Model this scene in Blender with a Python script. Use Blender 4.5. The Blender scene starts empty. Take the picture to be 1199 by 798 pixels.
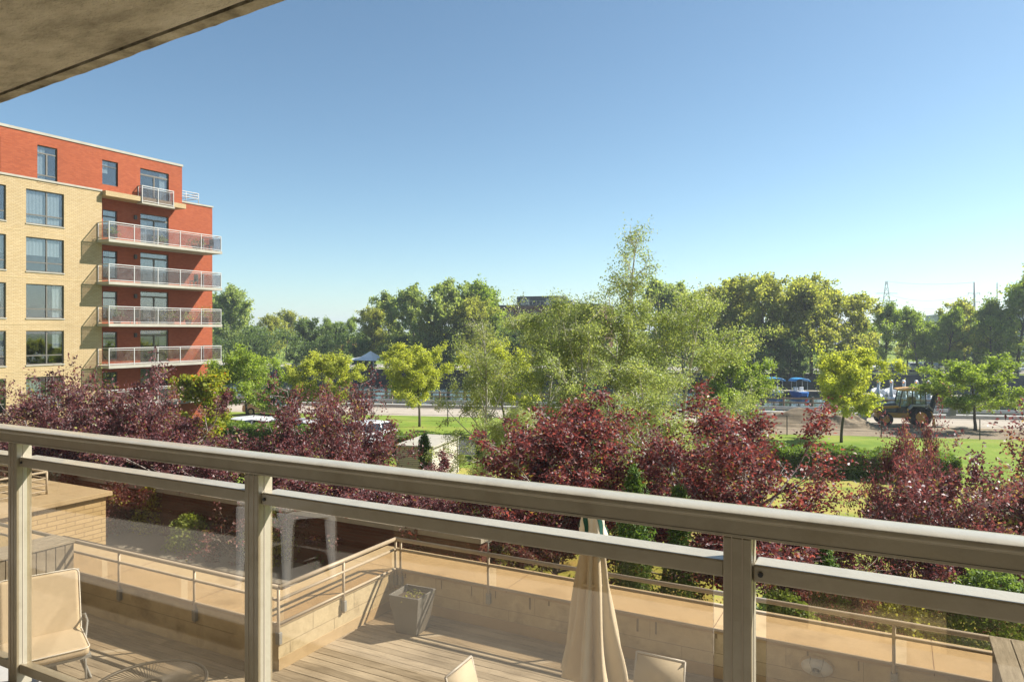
import bpy, math, random
import numpy as np
R = math.radians
S = bpy.context.scene
COL = S.collection

# ---------------------------------------------------------------- camera, sky, sun, exposure
EYE = 7.2                                   # camera height above the garden
FPX, CX, HY, YAW = 850.0, 599.5, 386.0, R(28)
CY_, SY_ = math.cos(YAW), math.sin(YAW)
cam_d = bpy.data.cameras.new('camera'); cam = bpy.data.objects.new('camera', cam_d); COL.objects.link(cam)
cam.location = (0, 0, EYE); cam.rotation_euler = (R(90), 0, YAW)
cam_d.sensor_width = 36; cam_d.lens = 36*FPX/1199; cam_d.shift_y = -13/1199
cam_d.clip_start = .05; cam_d.clip_end = 6000
S.camera = cam
SUN = np.array((1, .9, 1.15)); SUN = SUN/np.linalg.norm(SUN)
EL = math.asin(SUN[2]); AZ = math.atan2(SUN[0], SUN[1])
W = bpy.data.worlds.new('World'); S.world = W; W.use_nodes = True
nt = W.node_tree; bg = nt.nodes['Background']
sky = nt.nodes.new('ShaderNodeTexSky'); sky.sky_type = 'NISHITA'; sky.sun_disc = False
sky.sun_elevation = EL; sky.sun_rotation = AZ; sky.air_density = .8; sky.dust_density = .4; sky.ozone_density = 4.0
tint = nt.nodes.new('ShaderNodeMix'); tint.data_type = 'RGBA'; tint.blend_type = 'MULTIPLY'; tint.inputs[0].default_value = 1; tint.inputs[7].default_value = (.96, 1, .86, 1)
nt.links.new(sky.outputs[0], tint.inputs[6]); nt.links.new(tint.outputs[2], bg.inputs[0]); bg.inputs[1].default_value = .089
sd = bpy.data.lights.new('sun', 'SUN'); sd.energy = 4.9; sd.angle = R(.5); sd.color = (1, .965, .905)
so = bpy.data.objects.new('sun', sd); COL.objects.link(so); so.location = (30, 30, 60)
so.rotation_euler = (math.pi/2-EL, 0, math.pi-AZ)
S.view_settings.view_transform = 'Standard'; S.view_settings.look = 'None'
S.view_settings.exposure = 1.05; S.view_settings.gamma = 1
try:
    S.cycles.max_bounces = 10; S.cycles.transparent_max_bounces = 24; S.cycles.caustics_reflective = False
    S.cycles.sample_clamp_indirect = 6
except Exception: pass

def ray(px, d):
    u = (px-CX)/FPX
    return (d*(-SY_+u*CY_), d*(CY_+u*SY_))
def zat(py, d): return EYE+d*(HY-py)/FPX
def on_x(px, X):                            # Y and depth where the view direction px meets the plane x = X
    u = (px-CX)/FPX; d = X/(-SY_+u*CY_); return d*(CY_+u*SY_), d
def ground_d(py): return EYE*FPX/(py-HY)

# ---------------------------------------------------------------- materials
M = {}
def nodes(name):
    m = bpy.data.materials.new(name); m.use_nodes = True; t = m.node_tree
    return m, t, t.nodes['Principled BSDF'], t.links.new
def ramp(t, stops):
    r = t.nodes.new('ShaderNodeValToRGB'); e = r.color_ramp.elements
    while len(e) < len(stops): e.new(.5)
    for k, (p, c) in enumerate(stops): e[k].position = p; e[k].color = (*c, 1)
    return r
def mat(name, c1, c2=None, rough=.6, scale=6, detail=5, bump=0, metal=0, spec=.5, stretch=(1, 1, 1), c3=None, bscale=None, coat=0):
    m, t, b, L = nodes(name)
    if c2 is None: c2 = tuple(x*.82 for x in c1)
    g = t.nodes.new('ShaderNodeTexCoord'); mp = t.nodes.new('ShaderNodeMapping'); mp.inputs['Scale'].default_value = stretch
    L(g.outputs['Object'], mp.inputs[0])
    n = t.nodes.new('ShaderNodeTexNoise'); n.inputs['Scale'].default_value = scale; n.inputs['Detail'].default_value = detail
    n.inputs['Roughness'].default_value = .62
    L(mp.outputs[0], n.inputs['Vector'])
    st = [(.3, c1), (.7, c2)] if c3 is None else [(.3, c1), (.52, c2), (.72, c3)]
    r = ramp(t, st); L(n.outputs['Fac'], r.inputs[0]); L(r.outputs[0], b.inputs['Base Color'])
    b.inputs['Roughness'].default_value = rough; b.inputs['Metallic'].default_value = metal
    b.inputs['Specular IOR Level'].default_value = spec; b.inputs['Coat Weight'].default_value = coat; b.inputs['Coat Roughness'].default_value = .22 if coat > .8 else .05
    if bump:
        n2 = t.nodes.new('ShaderNodeTexNoise'); n2.inputs['Scale'].default_value = bscale or scale*6; n2.inputs['Detail'].default_value = 6
        L(mp.outputs[0], n2.inputs['Vector'])
        bp = t.nodes.new('ShaderNodeBump'); bp.inputs['Strength'].default_value = bump; bp.inputs['Distance'].default_value = .02
        L(n2.outputs['Fac'], bp.inputs['Height']); L(bp.outputs[0], b.inputs['Normal'])
    M[name] = m; return m
def brick(name, c1, c2, mortar, bw, bh, ms=.012, var=.25):
    m, t, b, L = nodes(name)
    g = t.nodes.new('ShaderNodeNewGeometry'); s = t.nodes.new('ShaderNodeSeparateXYZ'); L(g.outputs['Position'], s.inputs[0])
    a = t.nodes.new('ShaderNodeMath'); a.operation = 'ADD'; L(s.outputs[0], a.inputs[0]); L(s.outputs[1], a.inputs[1])
    c = t.nodes.new('ShaderNodeCombineXYZ'); L(a.outputs[0], c.inputs[0]); L(s.outputs[2], c.inputs[1])
    k = t.nodes.new('ShaderNodeTexBrick'); L(c.outputs[0], k.inputs['Vector'])
    k.inputs['Color1'].default_value = (*c1, 1); k.inputs['Color2'].default_value = (*c2, 1); k.inputs['Mortar'].default_value = (*mortar, 1)
    k.inputs['Scale'].default_value = 1; k.inputs['Mortar Size'].default_value = ms; k.inputs['Brick Width'].default_value = bw; k.inputs['Row Height'].default_value = bh
    n = t.nodes.new('ShaderNodeTexNoise'); n.inputs['Scale'].default_value = .35; n.inputs['Detail'].default_value = 6; L(g.outputs['Position'], n.inputs['Vector'])
    x = t.nodes.new('ShaderNodeMix'); x.data_type = 'RGBA'; x.blend_type = 'MULTIPLY'; x.inputs[0].default_value = var
    r = ramp(t, [(.3, (.55, .55, .55)), (.65, (1, 1, 1))]); L(n.outputs['Fac'], r.inputs[0])
    L(k.outputs['Color'], x.inputs[6]); L(r.outputs[0], x.inputs[7]); L(x.outputs[2], b.inputs['Base Color'])
    b.inputs['Roughness'].default_value = .85; b.inputs['Specular IOR Level'].default_value = .25
    bp = t.nodes.new('ShaderNodeBump'); bp.inputs['Strength'].default_value = .4; bp.inputs['Distance'].default_value = .01; bp.invert = True
    L(k.outputs['Fac'], bp.inputs['Height']); L(bp.outputs[0], b.inputs['Normal'])
    M[name] = m
def leaf(name, stops, trans=.35, rough=.5, spec=.4, tcol=None):
    m, t, b, L = nodes(name)
    a = t.nodes.new('ShaderNodeAttribute'); a.attribute_name = 'tone'
    r = ramp(t, stops); L(a.outputs['Fac'], r.inputs[0]); L(r.outputs[0], b.inputs['Base Color'])
    b.inputs['Roughness'].default_value = rough; b.inputs['Specular IOR Level'].default_value = spec
    tr = t.nodes.new('ShaderNodeBsdfTranslucent')
    mu = t.nodes.new('ShaderNodeMix'); mu.data_type = 'RGBA'; mu.blend_type = 'MULTIPLY'; mu.inputs[0].default_value = 1
    mu.inputs[7].default_value = (*(tcol or (1.5, 1.5, .7)), 1); L(r.outputs[0], mu.inputs[6]); L(mu.outputs[2], tr.inputs[0])
    x = t.nodes.new('ShaderNodeMixShader'); x.inputs[0].default_value = trans
    L(b.outputs[0], x.inputs[1]); L(tr.outputs[0], x.inputs[2]); L(x.outputs[0], t.nodes['Material Output'].inputs[0])
    M[name] = m
def glass(name, tint, f0=.04, rough=0, opaque=None, dirt=0):
    m, t, b, L = nodes(name)
    lw = t.nodes.new('ShaderNodeLayerWeight'); lw.inputs[0].default_value = .5
    p = t.nodes.new('ShaderNodeMath'); p.operation = 'POWER'; L(lw.outputs['Facing'], p.inputs[0]); p.inputs[1].default_value = 4.2
    f = t.nodes.new('ShaderNodeMath'); f.operation = 'MULTIPLY_ADD'; L(p.outputs[0], f.inputs[0]); f.inputs[1].default_value = 1-f0; f.inputs[2].default_value = f0
    tr = t.nodes.new('ShaderNodeBsdfTransparent'); tr.inputs[0].default_value = (*tint, 1)
    gl = t.nodes.new('ShaderNodeBsdfGlossy'); gl.inputs['Roughness'].default_value = rough
    x = t.nodes.new('ShaderNodeMixShader'); L(f.outputs[0], x.inputs[0]); L(tr.outputs[0], x.inputs[1]); L(gl.outputs[0], x.inputs[2])
    out = x
    if dirt:  # pale diffuse film: dirt, plus reflected haze painted onto the balcony panes
        df = t.nodes.new('ShaderNodeBsdfDiffuse'); df.inputs[0].default_value = (.6, .55, .48, 1)
        g = t.nodes.new('ShaderNodeTexCoord'); n = t.nodes.new('ShaderNodeTexNoise'); n.inputs['Scale'].default_value = 3; n.inputs['Detail'].default_value = 8
        L(g.outputs['Object'], n.inputs['Vector'])
        mm = t.nodes.new('ShaderNodeMapRange'); mm.inputs[1].default_value = .35; mm.inputs[2].default_value = .8; mm.inputs[3].default_value = dirt*.4; mm.inputs[4].default_value = dirt*1.8
        L(n.outputs['Fac'], mm.inputs[0])
        y = t.nodes.new('ShaderNodeMixShader'); L(mm.outputs[0], y.inputs[0]); L(x.outputs[0], y.inputs[1]); L(df.outputs[0], y.inputs[2]); out = y
    L(out.outputs[0], t.nodes['Material Output'].inputs[0]); M[name] = m
def planks(name, c1, c2, c3):               # colour per board from the face attribute, grain from stretched noise
    m, t, b, L = nodes(name)
    a = t.nodes.new('ShaderNodeAttribute'); a.attribute_name = 'tone'
    r = ramp(t, [(0, c1), (.5, c2), (1, c3)]); L(a.outputs['Fac'], r.inputs[0])
    g = t.nodes.new('ShaderNodeTexCoord'); mp = t.nodes.new('ShaderNodeMapping'); mp.inputs['Scale'].default_value = (1.2, 22, 22)
    L(g.outputs['Object'], mp.inputs[0]); n = t.nodes.new('ShaderNodeTexNoise'); n.inputs['Scale'].default_value = 2.4; n.inputs['Detail'].default_value = 6; L(mp.outputs[0], n.inputs['Vector'])
    n2 = t.nodes.new('ShaderNodeTexNoise'); n2.inputs['Scale'].default_value = 1.3; n2.inputs['Detail'].default_value = 7; L(g.outputs['Object'], n2.inputs['Vector'])
    ad = t.nodes.new('ShaderNodeMath'); ad.operation = 'ADD'; L(n.outputs['Fac'], ad.inputs[0]); L(n2.outputs['Fac'], ad.inputs[1])
    r2 = ramp(t, [(.38, (.42, .4, .38)), (.62, (1, 1, 1))]); hv = t.nodes.new('ShaderNodeMath'); hv.operation = 'MULTIPLY'; hv.inputs[1].default_value = .5
    L(ad.outputs[0], hv.inputs[0]); L(hv.outputs[0], r2.inputs[0])
    x = t.nodes.new('ShaderNodeMix'); x.data_type = 'RGBA'; x.blend_type = 'MULTIPLY'; x.inputs[0].default_value = .85
    L(r.outputs[0], x.inputs[6]); L(r2.outputs[0], x.inputs[7]); L(x.outputs[2], b.inputs['Base Color']); b.inputs['Roughness'].default_value = .8; b.inputs['Specular IOR Level'].default_value = .25
    bp = t.nodes.new('ShaderNodeBump'); bp.inputs['Strength'].default_value = .25; bp.inputs['Distance'].default_value = .004; L(n.outputs['Fac'], bp.inputs['Height']); L(bp.outputs[0], b.inputs['Normal'])
    M[name] = m

mat('rail_metal', (.37, .325, .235), (.42, .375, .28), rough=.34, scale=7, detail=10, bump=.05, bscale=70, metal=.1, c3=(.34, .295, .21), coat=.25)
mat('rail_metal_low', (.50, .43, .34), (.44, .38, .30), rough=.4, scale=3)
mat('white_metal', (.50, .48, .45), (.45, .43, .40), rough=.4)
mat('dark_metal', (.03, .03, .032), rough=.4)
mat('wire_metal', (.08, .07, .055), rough=.5)
mat('grey_metal', (.32, .33, .33), rough=.45)
mat('galvanised', (.42, .43, .43), (.33, .34, .35), rough=.4, metal=.3)
mat('concrete', (.20, .17, .12), (.54, .47, .355), rough=.9, scale=3.2, detail=15, bump=.9, bscale=60, c3=(.72, .65, .53), spec=.2, stretch=(.7, 1.4, 1))
mat('concrete_edge', (.08, .066, .045), (.36, .31, .22), rough=.95, scale=7, detail=12, bump=.9, bscale=24, c3=(.56, .49, .37), spec=.2)
mat('concrete_floor', (.33, .31, .28), (.40, .38, .345), rough=.85, scale=2.5, bump=.2, spec=.2)
mat('coping', (.44, .34, .205), (.51, .40, .25), rough=.8, scale=1.6, bump=.15, c3=(.36, .27, .155), spec=.25, detail=10)
mat('block_wall', (.42, .35, .225), (.58, .50, .34), rough=.9, scale=1.9, detail=11, bump=.4, c3=(.27, .215, .13), spec=.2)
mat('roof_membrane', (.21, .195, .165), (.27, .25, .215), rough=.9, scale=.5, bump=.2, spec=.2, c3=(.235, .22, .185))
mat('slab_concrete', (.34, .31, .25), (.42, .39, .32), rough=.9, scale=1.5, spec=.2)
mat('fabric_cream', (.62, .52, .38), (.55, .46, .33), rough=.9, scale=14, bump=.15, spec=.1)
mat('fabric_umbrella', (.70, .62, .49), (.62, .54, .42), rough=.92, scale=5, bump=.1, spec=.1)
mat('fabric_green', (.02, .07, .05), (.03, .09, .065), rough=.9, scale=5, spec=.1)
mat('piping_white', (.78, .76, .7), rough=.7)
mat('sling', (.55, .49, .38), (.50, .44, .34), rough=.85, scale=90, bump=.2, spec=.2)
mat('wall_stain', (.20, .16, .105), (.26, .21, .14), rough=.95, scale=5)
mat('planter_grey', (.13, .127, .118), (.165, .16, .15), rough=.7, scale=4)
mat('soil', (.05, .035, .025), (.10, .075, .05), rough=1, scale=15, bump=.6)
mat('plastic_white', (.66, .66, .64), (.6, .6, .58), rough=.45)
mat('old_wood', (.20, .17, .125), (.34, .30, .235), rough=.9, scale=3, stretch=(12, 1.2, 1.2), bump=.3, spec=.15)
mat('old_wood_top', (.22, .19, .14), (.40, .35, .27), rough=.9, scale=3, stretch=(10, 1.2, 8), bump=.5, spec=.15)
mat('fence_wood', (.26, .20, .13), (.20, .15, .10), rough=.9, scale=3)
mat('dirt', (.19, .145, .095), (.26, .205, .14), rough=1, scale=.9, detail=9, bump=.6, bscale=6, c3=(.14, .105, .07), spec=.1)
mat('gravel_path', (.33, .285, .225), (.41, .355, .285), rough=1, scale=.7, detail=9, bump=.3, c3=(.29, .24, .17), spec=.1)
mat('asphalt', (.05, .05, .05), (.07, .07, .068), rough=.95, scale=.8, spec=.2)
mat('path_pale', (.36, .33, .27), (.42, .39, .33), rough=.95, scale=.5, spec=.1)
mat('grass', (.11, .18, .022), (.19, .25, .038), rough=.95, scale=.35, detail=10, bump=1, bscale=9, spec=.1, c3=(.28, .27, .065))
mat('grass_dry', (.14, .19, .03), (.31, .29, .065), rough=.95, scale=.7, detail=10, bump=1, bscale=12, spec=.1, c3=(.40, .26, .10))
mat('quay_stone', (.07, .07, .065), (.12, .115, .10), rough=.9, scale=1.2, bump=.5, bscale=4)
mat('stone_kerb', (.45, .43, .38), (.38, .36, .32), rough=.9, scale=2)
mat('bark', (.07, .055, .04), (.11, .09, .07), rough=.95, scale=10, stretch=(4, 4, 1), bump=.5)
mat('bark_beech', (.26, .22, .19), (.34, .30, .26), rough=.9, scale=8)
mat('bark_birch', (.62, .58, .50), (.50, .46, .38), rough=.8, scale=8, stretch=(1, 1, 6), c3=(.08, .07, .06))
brick('brick_yellow', (.45, .325, .165), (.51, .385, .215), (.33, .235, .125), .26, .09, .012)
brick('brick_block', (.50, .37, .19), (.57, .43, .235), (.30, .21, .11), .40, .10, .008)
brick('brick_red', (.31, .068, .024), (.39, .095, .036), (.25, .075, .038), .24, .075, .009)
brick('brick_dark_red', (.10, .035, .025), (.14, .05, .034), (.11, .065, .05), .24, .075, .01)
brick('siding', (.55, .50, .40), (.60, .55, .45), (.26, .23, .18), 9, .09, .014, var=.1)
mat('curtain', (.72, .70, .64), (.58, .56, .5), rough=.9, scale=2, stretch=(1, 14, .4))
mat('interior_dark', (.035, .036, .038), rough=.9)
mat('frame_dark', (.06, .055, .05), rough=.5)
mat('frame_pale', (.13, .115, .09), rough=.5)
mat('tyre', (.015, .015, .015), rough=.9)
mat('silver_paint', (.46, .48, .52), rough=.25, coat=.6, metal=.3)
mat('white_paint', (.80, .80, .80), rough=.3, coat=.5)
mat('grey_paint', (.18, .19, .2), rough=.3, coat=.5)
mat('blue_paint', (.03, .16, .50), (.03, .18, .55), rough=.35, coat=.3)
mat('sky_blue_paint', (.06, .36, .72), rough=.4)
mat('navy_paint', (.02, .035, .09), rough=.35, coat=.3)
mat('pink_paint', (.62, .16, .17), rough=.5)
mat('yellow_machine', (.55, .30, .04), (.48, .25, .04), rough=.5, scale=3, c3=(.30, .20, .09))
mat('orange_roof', (.72, .38, .08), (.66, .33, .07), rough=.5)
mat('car_glass', (.02, .025, .03), rough=.06)
mat('lamp_red', (.5, .02, .02), rough=.3)
mat('lamp_clear', (.75, .76, .75), rough=.2)
mat('tent_white', (.85, .85, .84), rough=.7)
mat('shingle_dark', (.035, .038, .042), (.05, .052, .055), rough=.8)
mat('cladding_pale', (.42, .44, .45), (.36, .38, .39), rough=.6)
mat('beak_orange', (.7, .22, .04), rough=.5)
mat('terracotta', (.36, .13, .07), rough=.8)
glass('pane_tint', (.905, .85, .76), f0=.095, dirt=.035)  # dirt term also paints in the pale veil of reflections
glass('low_glass', (.96, .92, .86), f0=.035, dirt=.012)
glass('balcony_glass', (.80, .78, .79), f0=.035, dirt=.045)
glass('window_glass', (.72, .76, .78), f0=.16)
glass('cab_glass', (.75, .85, .85), f0=.08)
glass('lantern_glass', (.9, .92, .9), f0=.08, dirt=.2)
planks('deck_wood', (.37, .315, .235), (.46, .395, .30), (.55, .48, .37))
leaf('leaf_beech', [(0, (.065, .034, .040)), (.4, (.145, .064, .070)), (.72, (.235, .102, .102)), (.86, (.31, .18, .15)), (.90, (.19, .22, .05)), (1, (.32, .32, .08))], trans=.4, rough=.46, spec=.45, tcol=(1.6, .95, .85))
leaf('leaf_red', [(0, (.060, .030, .034)), (.35, (.140, .054, .056)), (.66, (.24, .084, .080)), (.82, (.34, .13, .11)), (.87, (.36, .20, .15)), (.9, (.19, .22, .04)), (1, (.32, .33, .07))], trans=.44, rough=.46, spec=.45, tcol=(1.6, .9, .75))
leaf('leaf_birch', [(0, (.15, .185, .07)), (.5, (.29, .325, .13)), (.85, (.44, .44, .185)), (1, (.56, .51, .23))], trans=.5, rough=.45, spec=.5, tcol=(1.4, 1.5, .7))
leaf('leaf_locust', [(0, (.24, .27, .05)), (.5, (.40, .43, .095)), (.85, (.50, .51, .13)), (1, (.58, .55, .15))], trans=0.55, rough=.6, spec=.3, tcol=(1.5, 1.5, .5))
leaf('leaf_green', [(0, (.13, .18, .04)), (.5, (.26, .33, .07)), (.85, (.38, .44, .10)), (1, (.45, .48, .12))], trans=0.52, rough=.55, spec=.35, tcol=(1.4, 1.5, .5))
leaf('leaf_cottonwood', [(0, (.16, .21, .075)), (.5, (.28, .345, .125)), (.85, (.39, .44, .175)), (1, (.46, .48, .20))], trans=.56, rough=.5, spec=.4)
leaf('leaf_olive', [(0, (.17, .19, .045)), (.5, (.33, .35, .085)), (.85, (.46, .46, .12)), (1, (.54, .48, .14))], trans=.56, rough=.55, spec=.35)
leaf('leaf_dark', [(0, (.075, .12, .04)), (.5, (.145, .21, .065)), (.85, (.22, .29, .09)), (1, (.29, .34, .11))], trans=.45, rough=.5, spec=.4)
leaf('leaf_cedar', [(0, (0.046, 0.091, 0.023)), (.6, (0.098, 0.169, 0.036)), (.92, (0.169, 0.234, 0.052)), (1, (0.325, 0.156, 0.039))], trans=0.35, rough=.6, spec=.3)
leaf('leaf_maple', [(0, (0.126, 0.158, 0.016)), (.5, (0.263, 0.284, 0.032)), (.88, (0.357, 0.347, 0.042)), (.96, (0.473, 0.210, 0.032)), (1, (0.525, 0.147, 0.032))], trans=0.5, rough=.55, spec=.3)
leaf('leaf_hedge', [(0, (0.065, 0.117, 0.021)), (.5, (0.143, 0.221, 0.036)), (1, (0.260, 0.325, 0.058))], trans=0.4, rough=.55, spec=.35)
def water_mat():
    m, t, b, L = nodes('canal_water')
    b.inputs['Base Color'].default_value = (.012, .022, .016, 1); b.inputs['Roughness'].default_value = .06; b.inputs['IOR'].default_value = 1.33
    g = t.nodes.new('ShaderNodeTexCoord'); n = t.nodes.new('ShaderNodeTexNoise'); n.inputs['Scale'].default_value = 1.2; n.inputs['Detail'].default_value = 4
    L(g.outputs['Object'], n.inputs['Vector']); bp = t.nodes.new('ShaderNodeBump'); bp.inputs['Strength'].default_value = .12; bp.inputs['Distance'].default_value = .08
    L(n.outputs['Fac'], bp.inputs['Height']); L(bp.outputs[0], b.inputs['Normal']); M['canal_water'] = m
water_mat()

# ---------------------------------------------------------------- mesh helpers
def org(o):
    v = np.zeros(3)
    while o is not None: v += np.array(o.location); o = o.parent
    return v
def tag(o, label=None, cat=None, group=None, kind=None):
    if label: o['label'] = label
    if cat: o['category'] = cat
    if group: o['group'] = group
    if kind: o['kind'] = kind
    return o
def thing(name, label, cat, loc=(0, 0, 0), group=None):
    o = bpy.data.objects.new(name, None); COL.objects.link(o); o.location = loc; o.empty_display_size = .2
    return tag(o, label, cat, group)
class MB:
    def __init__(s): s.v = []; s.f = []; s.t = []; s.tone = 0
    def add(s, vs, fs):
        k = len(s.v); s.v.extend([tuple(map(float, p)) for p in vs]); s.f.extend([tuple(i+k for i in f) for f in fs]); s.t.extend([s.tone]*len(fs)); return s
    def box(s, x0, x1, y0, y1, z0, z1):
        return s.add([(x0, y0, z0), (x1, y0, z0), (x1, y1, z0), (x0, y1, z0), (x0, y0, z1), (x1, y0, z1), (x1, y1, z1), (x0, y1, z1)],
                     [(0, 3, 2, 1), (4, 5, 6, 7), (0, 1, 5, 4), (1, 2, 6, 5), (2, 3, 7, 6), (3, 0, 4, 7)])
    def rbox(s, c, ax, ay, az, hx, hy, hz):  # oriented box: centre, three axes, half sizes
        c, ax, ay, az = map(np.array, (c, ax, ay, az)); vs = []
        for k in (-1, 1):
            for a, b in ((-1, -1), (1, -1), (1, 1), (-1, 1)): vs.append(c+ax*a*hx+ay*b*hy+az*k*hz)
        return s.add(vs, [(0, 3, 2, 1), (4, 5, 6, 7), (0, 1, 5, 4), (1, 2, 6, 5), (2, 3, 7, 6), (3, 0, 4, 7)])
    def bar(s, a, b, w, h, up=(0, 0, 1)):
        a, b = np.array(a, float), np.array(b, float); d = b-a; l = np.linalg.norm(d); d /= l
        n = np.cross(d, up); n = np.cross(d, (1, 0, 0)) if np.linalg.norm(n) < 1e-5 else n; n /= np.linalg.norm(n); z = np.cross(n, d)
        return s.rbox((a+b)/2, d, n, z, l/2, w/2, h/2)
    def tube(s, pts, rad, k=8, cap=True):
        pts = [np.array(p, float) for p in pts]; n = len(pts); rad = [rad]*n if np.isscalar(rad) else rad
        vs = []; ref = None
        for i in range(n):
            d = pts[min(i+1, n-1)]-pts[max(i-1, 0)]; d = d/(np.linalg.norm(d)+1e-9)
            if ref is None: ref = np.cross(d, (0, 0, 1) if abs(d[2]) < .9 else (1, 0, 0))
            ref = ref-d*np.dot(ref, d); ref /= np.linalg.norm(ref)+1e-9; q = np.cross(d, ref)
            for j in range(k):
                a = 2*math.pi*j/k; vs.append(pts[i]+(ref*math.cos(a)+q*math.sin(a))*rad[i])
        fs = [(i*k+j, i*k+(j+1) % k, (i+1)*k+(j+1) % k, (i+1)*k+j) for i in range(n-1) for j in range(k)]
        if cap: fs += [tuple(range(k-1, -1, -1)), tuple((n-1)*k+j for j in range(k))]
        return s.add(vs, fs)
    def prism(s, poly, z0, z1):
        n = len(poly); vs = [(x, y, z0) for x, y in poly]+[(x, y, z1) for x, y in poly]
        return s.add(vs, [tuple(range(n-1, -1, -1)), tuple(range(n, 2*n))]+[(i, (i+1) % n, n+(i+1) % n, n+i) for i in range(n)])
    def extrude_y(s, poly, y0, y1, taper=None):   # poly in (x,z); optional taper shrinks the second list in y
        n = len(poly); vs = []
        for (x, z) in poly:
            k = 0 if taper is None else taper(x, z); vs.append((x, y0+k, z))
        for (x, z) in poly:
            k = 0 if taper is None else taper(x, z); vs.append((x, y1-k, z))
        return s.add(vs, [tuple(range(n)), tuple(range(2*n-1, n-1, -1))]+[((i+1) % n, i, n+i, n+(i+1) % n) for i in range(n)])
    def lathe(s, prof, c=(0, 0, 0), k=24, axis='z', cap=True):
        vs = []; n = len(prof)
        for r, h in prof:
            for j in range(k):
                a = 2*math.pi*j/k; x, y = r*math.cos(a), r*math.sin(a)
                vs.append((c[0]+x, c[1]+y, c[2]+h) if axis == 'z' else (c[0]+x, c[1]+h, c[2]+y))
        fs = [(i*k+j, i*k+(j+1) % k, (i+1)*k+(j+1) % k, (i+1)*k+j) for i in range(n-1) for j in range(k)]
        if cap: fs += [tuple(range(k-1, -1, -1)), tuple((n-1)*k+j for j in range(k))]
        return s.add(vs, fs)
    def build(s, name, m, parent=None, bevel=0, smooth=False, tone=False, seg=2):
        me = bpy.data.meshes.new(name); o3 = org(parent) if parent else np.zeros(3)
        me.from_pydata([tuple(np.array(v)-o3) for v in s.v], [], s.f); me.materials.append(M[m] if isinstance(m, str) else m)
        if tone: at = me.attributes.new('tone', 'FLOAT', 'FACE'); at.data.foreach_set('value', s.t)
        if smooth: me.polygons.foreach_set('use_smooth', [True]*len(me.polygons))
        me.update(); o = bpy.data.objects.new(name, me); COL.objects.link(o)
        if parent: o.parent = parent
        if bevel:
            b = o.modifiers.new('bevel', 'BEVEL'); b.width = bevel; b.segments = seg; b.limit_method = 'ANGLE'; b.angle_limit = R(40)
            if smooth is False: me.polygons.foreach_set('use_smooth', [True]*len(me.polygons)); b.harden_normals = True
        return o
def BX(*a): return MB().box(*a)
def kids(o, table): return table.get(o.name, [])
def dup(root, loc, rotz=0, scale=None, label=None, group=None, name=None):
    def cp(o, par):
        c = o.copy(); COL.objects.link(c)
        if par is not None: c.parent = par
        for ch in [x for x in ALLKIDS.get(o, [])]: cp(ch, c)
        return c
    ALLKIDS = {}
    stack = [root]
    while stack:
        o = stack.pop(); ALLKIDS[o] = list(o.children); stack += ALLKIDS[o]
    c = cp(root, None); c.location = loc; c.rotation_euler = (0, 0, rotz)
    if scale is not None: c.scale = (scale,)*3 if np.isscalar(scale) else scale
    if label: c['label'] = label
    if group: c['group'] = group
    return c
class Placer:                                # first call moves the prototype itself, later calls copy it
    def __init__(s, proto): s.p = proto; s.used = False
    def __call__(s, loc, rotz=0, scale=None, label=None, group=None):
        if not s.used:
            s.used = True; o = s.p; o.location = loc; o.rotation_euler = (0, 0, rotz)
            if scale is not None: o.scale = (scale,)*3 if np.isscalar(scale) else scale
            if label: o['label'] = label
            if group: o['group'] = group
            return o
        return dup(s.p, loc, rotz, scale, label, group)

# ---------------------------------------------------------------- foliage
def nrm(a): return a/(np.linalg.norm(a, axis=-1, keepdims=True)+1e-9)
def leaf_mesh(name, P, L, Wd, rng, m, parent, upb=.5, tone=None, droop=None):
    n = len(P)
    N = nrm(rng.normal(size=(n, 3))+np.array((0, 0, upb))); A = nrm(np.cross(N, rng.normal(size=(n, 3))))
    if droop is not None: A = nrm(A+np.array((0, 0, -droop))); N = nrm(np.cross(A, np.cross(N, A)))
    B = np.cross(N, A)
    l = (L*rng.uniform(.65, 1.25, n))[:, None]; w = (Wd*rng.uniform(.7, 1.2, n))[:, None]
    V = np.empty((n, 4, 3)); fold = N*w*.25
    V[:, 0] = P-A*l*.5; V[:, 1] = P+B*w*.5+fold-A*l*.06; V[:, 2] = P+A*l*.5; V[:, 3] = P-B*w*.5+fold-A*l*.06
    me = bpy.data.meshes.new(name); me.vertices.add(4*n); me.loops.add(4*n); me.polygons.add(n)
    me.vertices.foreach_set('co', V.reshape(-1)); me.loops.foreach_set('vertex_index', np.arange(4*n))
    me.polygons.foreach_set('loop_start', np.arange(0, 4*n, 4))
    if tone is None: tone = rng.uniform(0, 1, n)
    at = me.attributes.new('tone', 'FLOAT', 'FACE'); at.data.foreach_set('value', np.clip(tone, 0, 1).astype(np.float32))
    me.materials.append(M[m]); me.update(calc_edges=True)
    o = bpy.data.objects.new(name, me); COL.objects.link(o)
    if parent: o.parent = parent
    return o
def branch(rng, p, d, L, n, up, wob):
    p = np.array(p, float); d = np.array(d, float)/np.linalg.norm(d); pts = [p.copy()]
    for k in range(n):
        d = d+np.array((0, 0, up))/n+rng.normal(size=3)*wob; d /= np.linalg.norm(d); p = p+d*L/n; pts.append(p.copy())
    return pts
def along(pts, t):
    x = t*(len(pts)-1); i = min(int(x), len(pts)-2); return pts[i]+(pts[i+1]-pts[i])*(x-i), nrm(pts[i+1]-pts[i])
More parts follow.
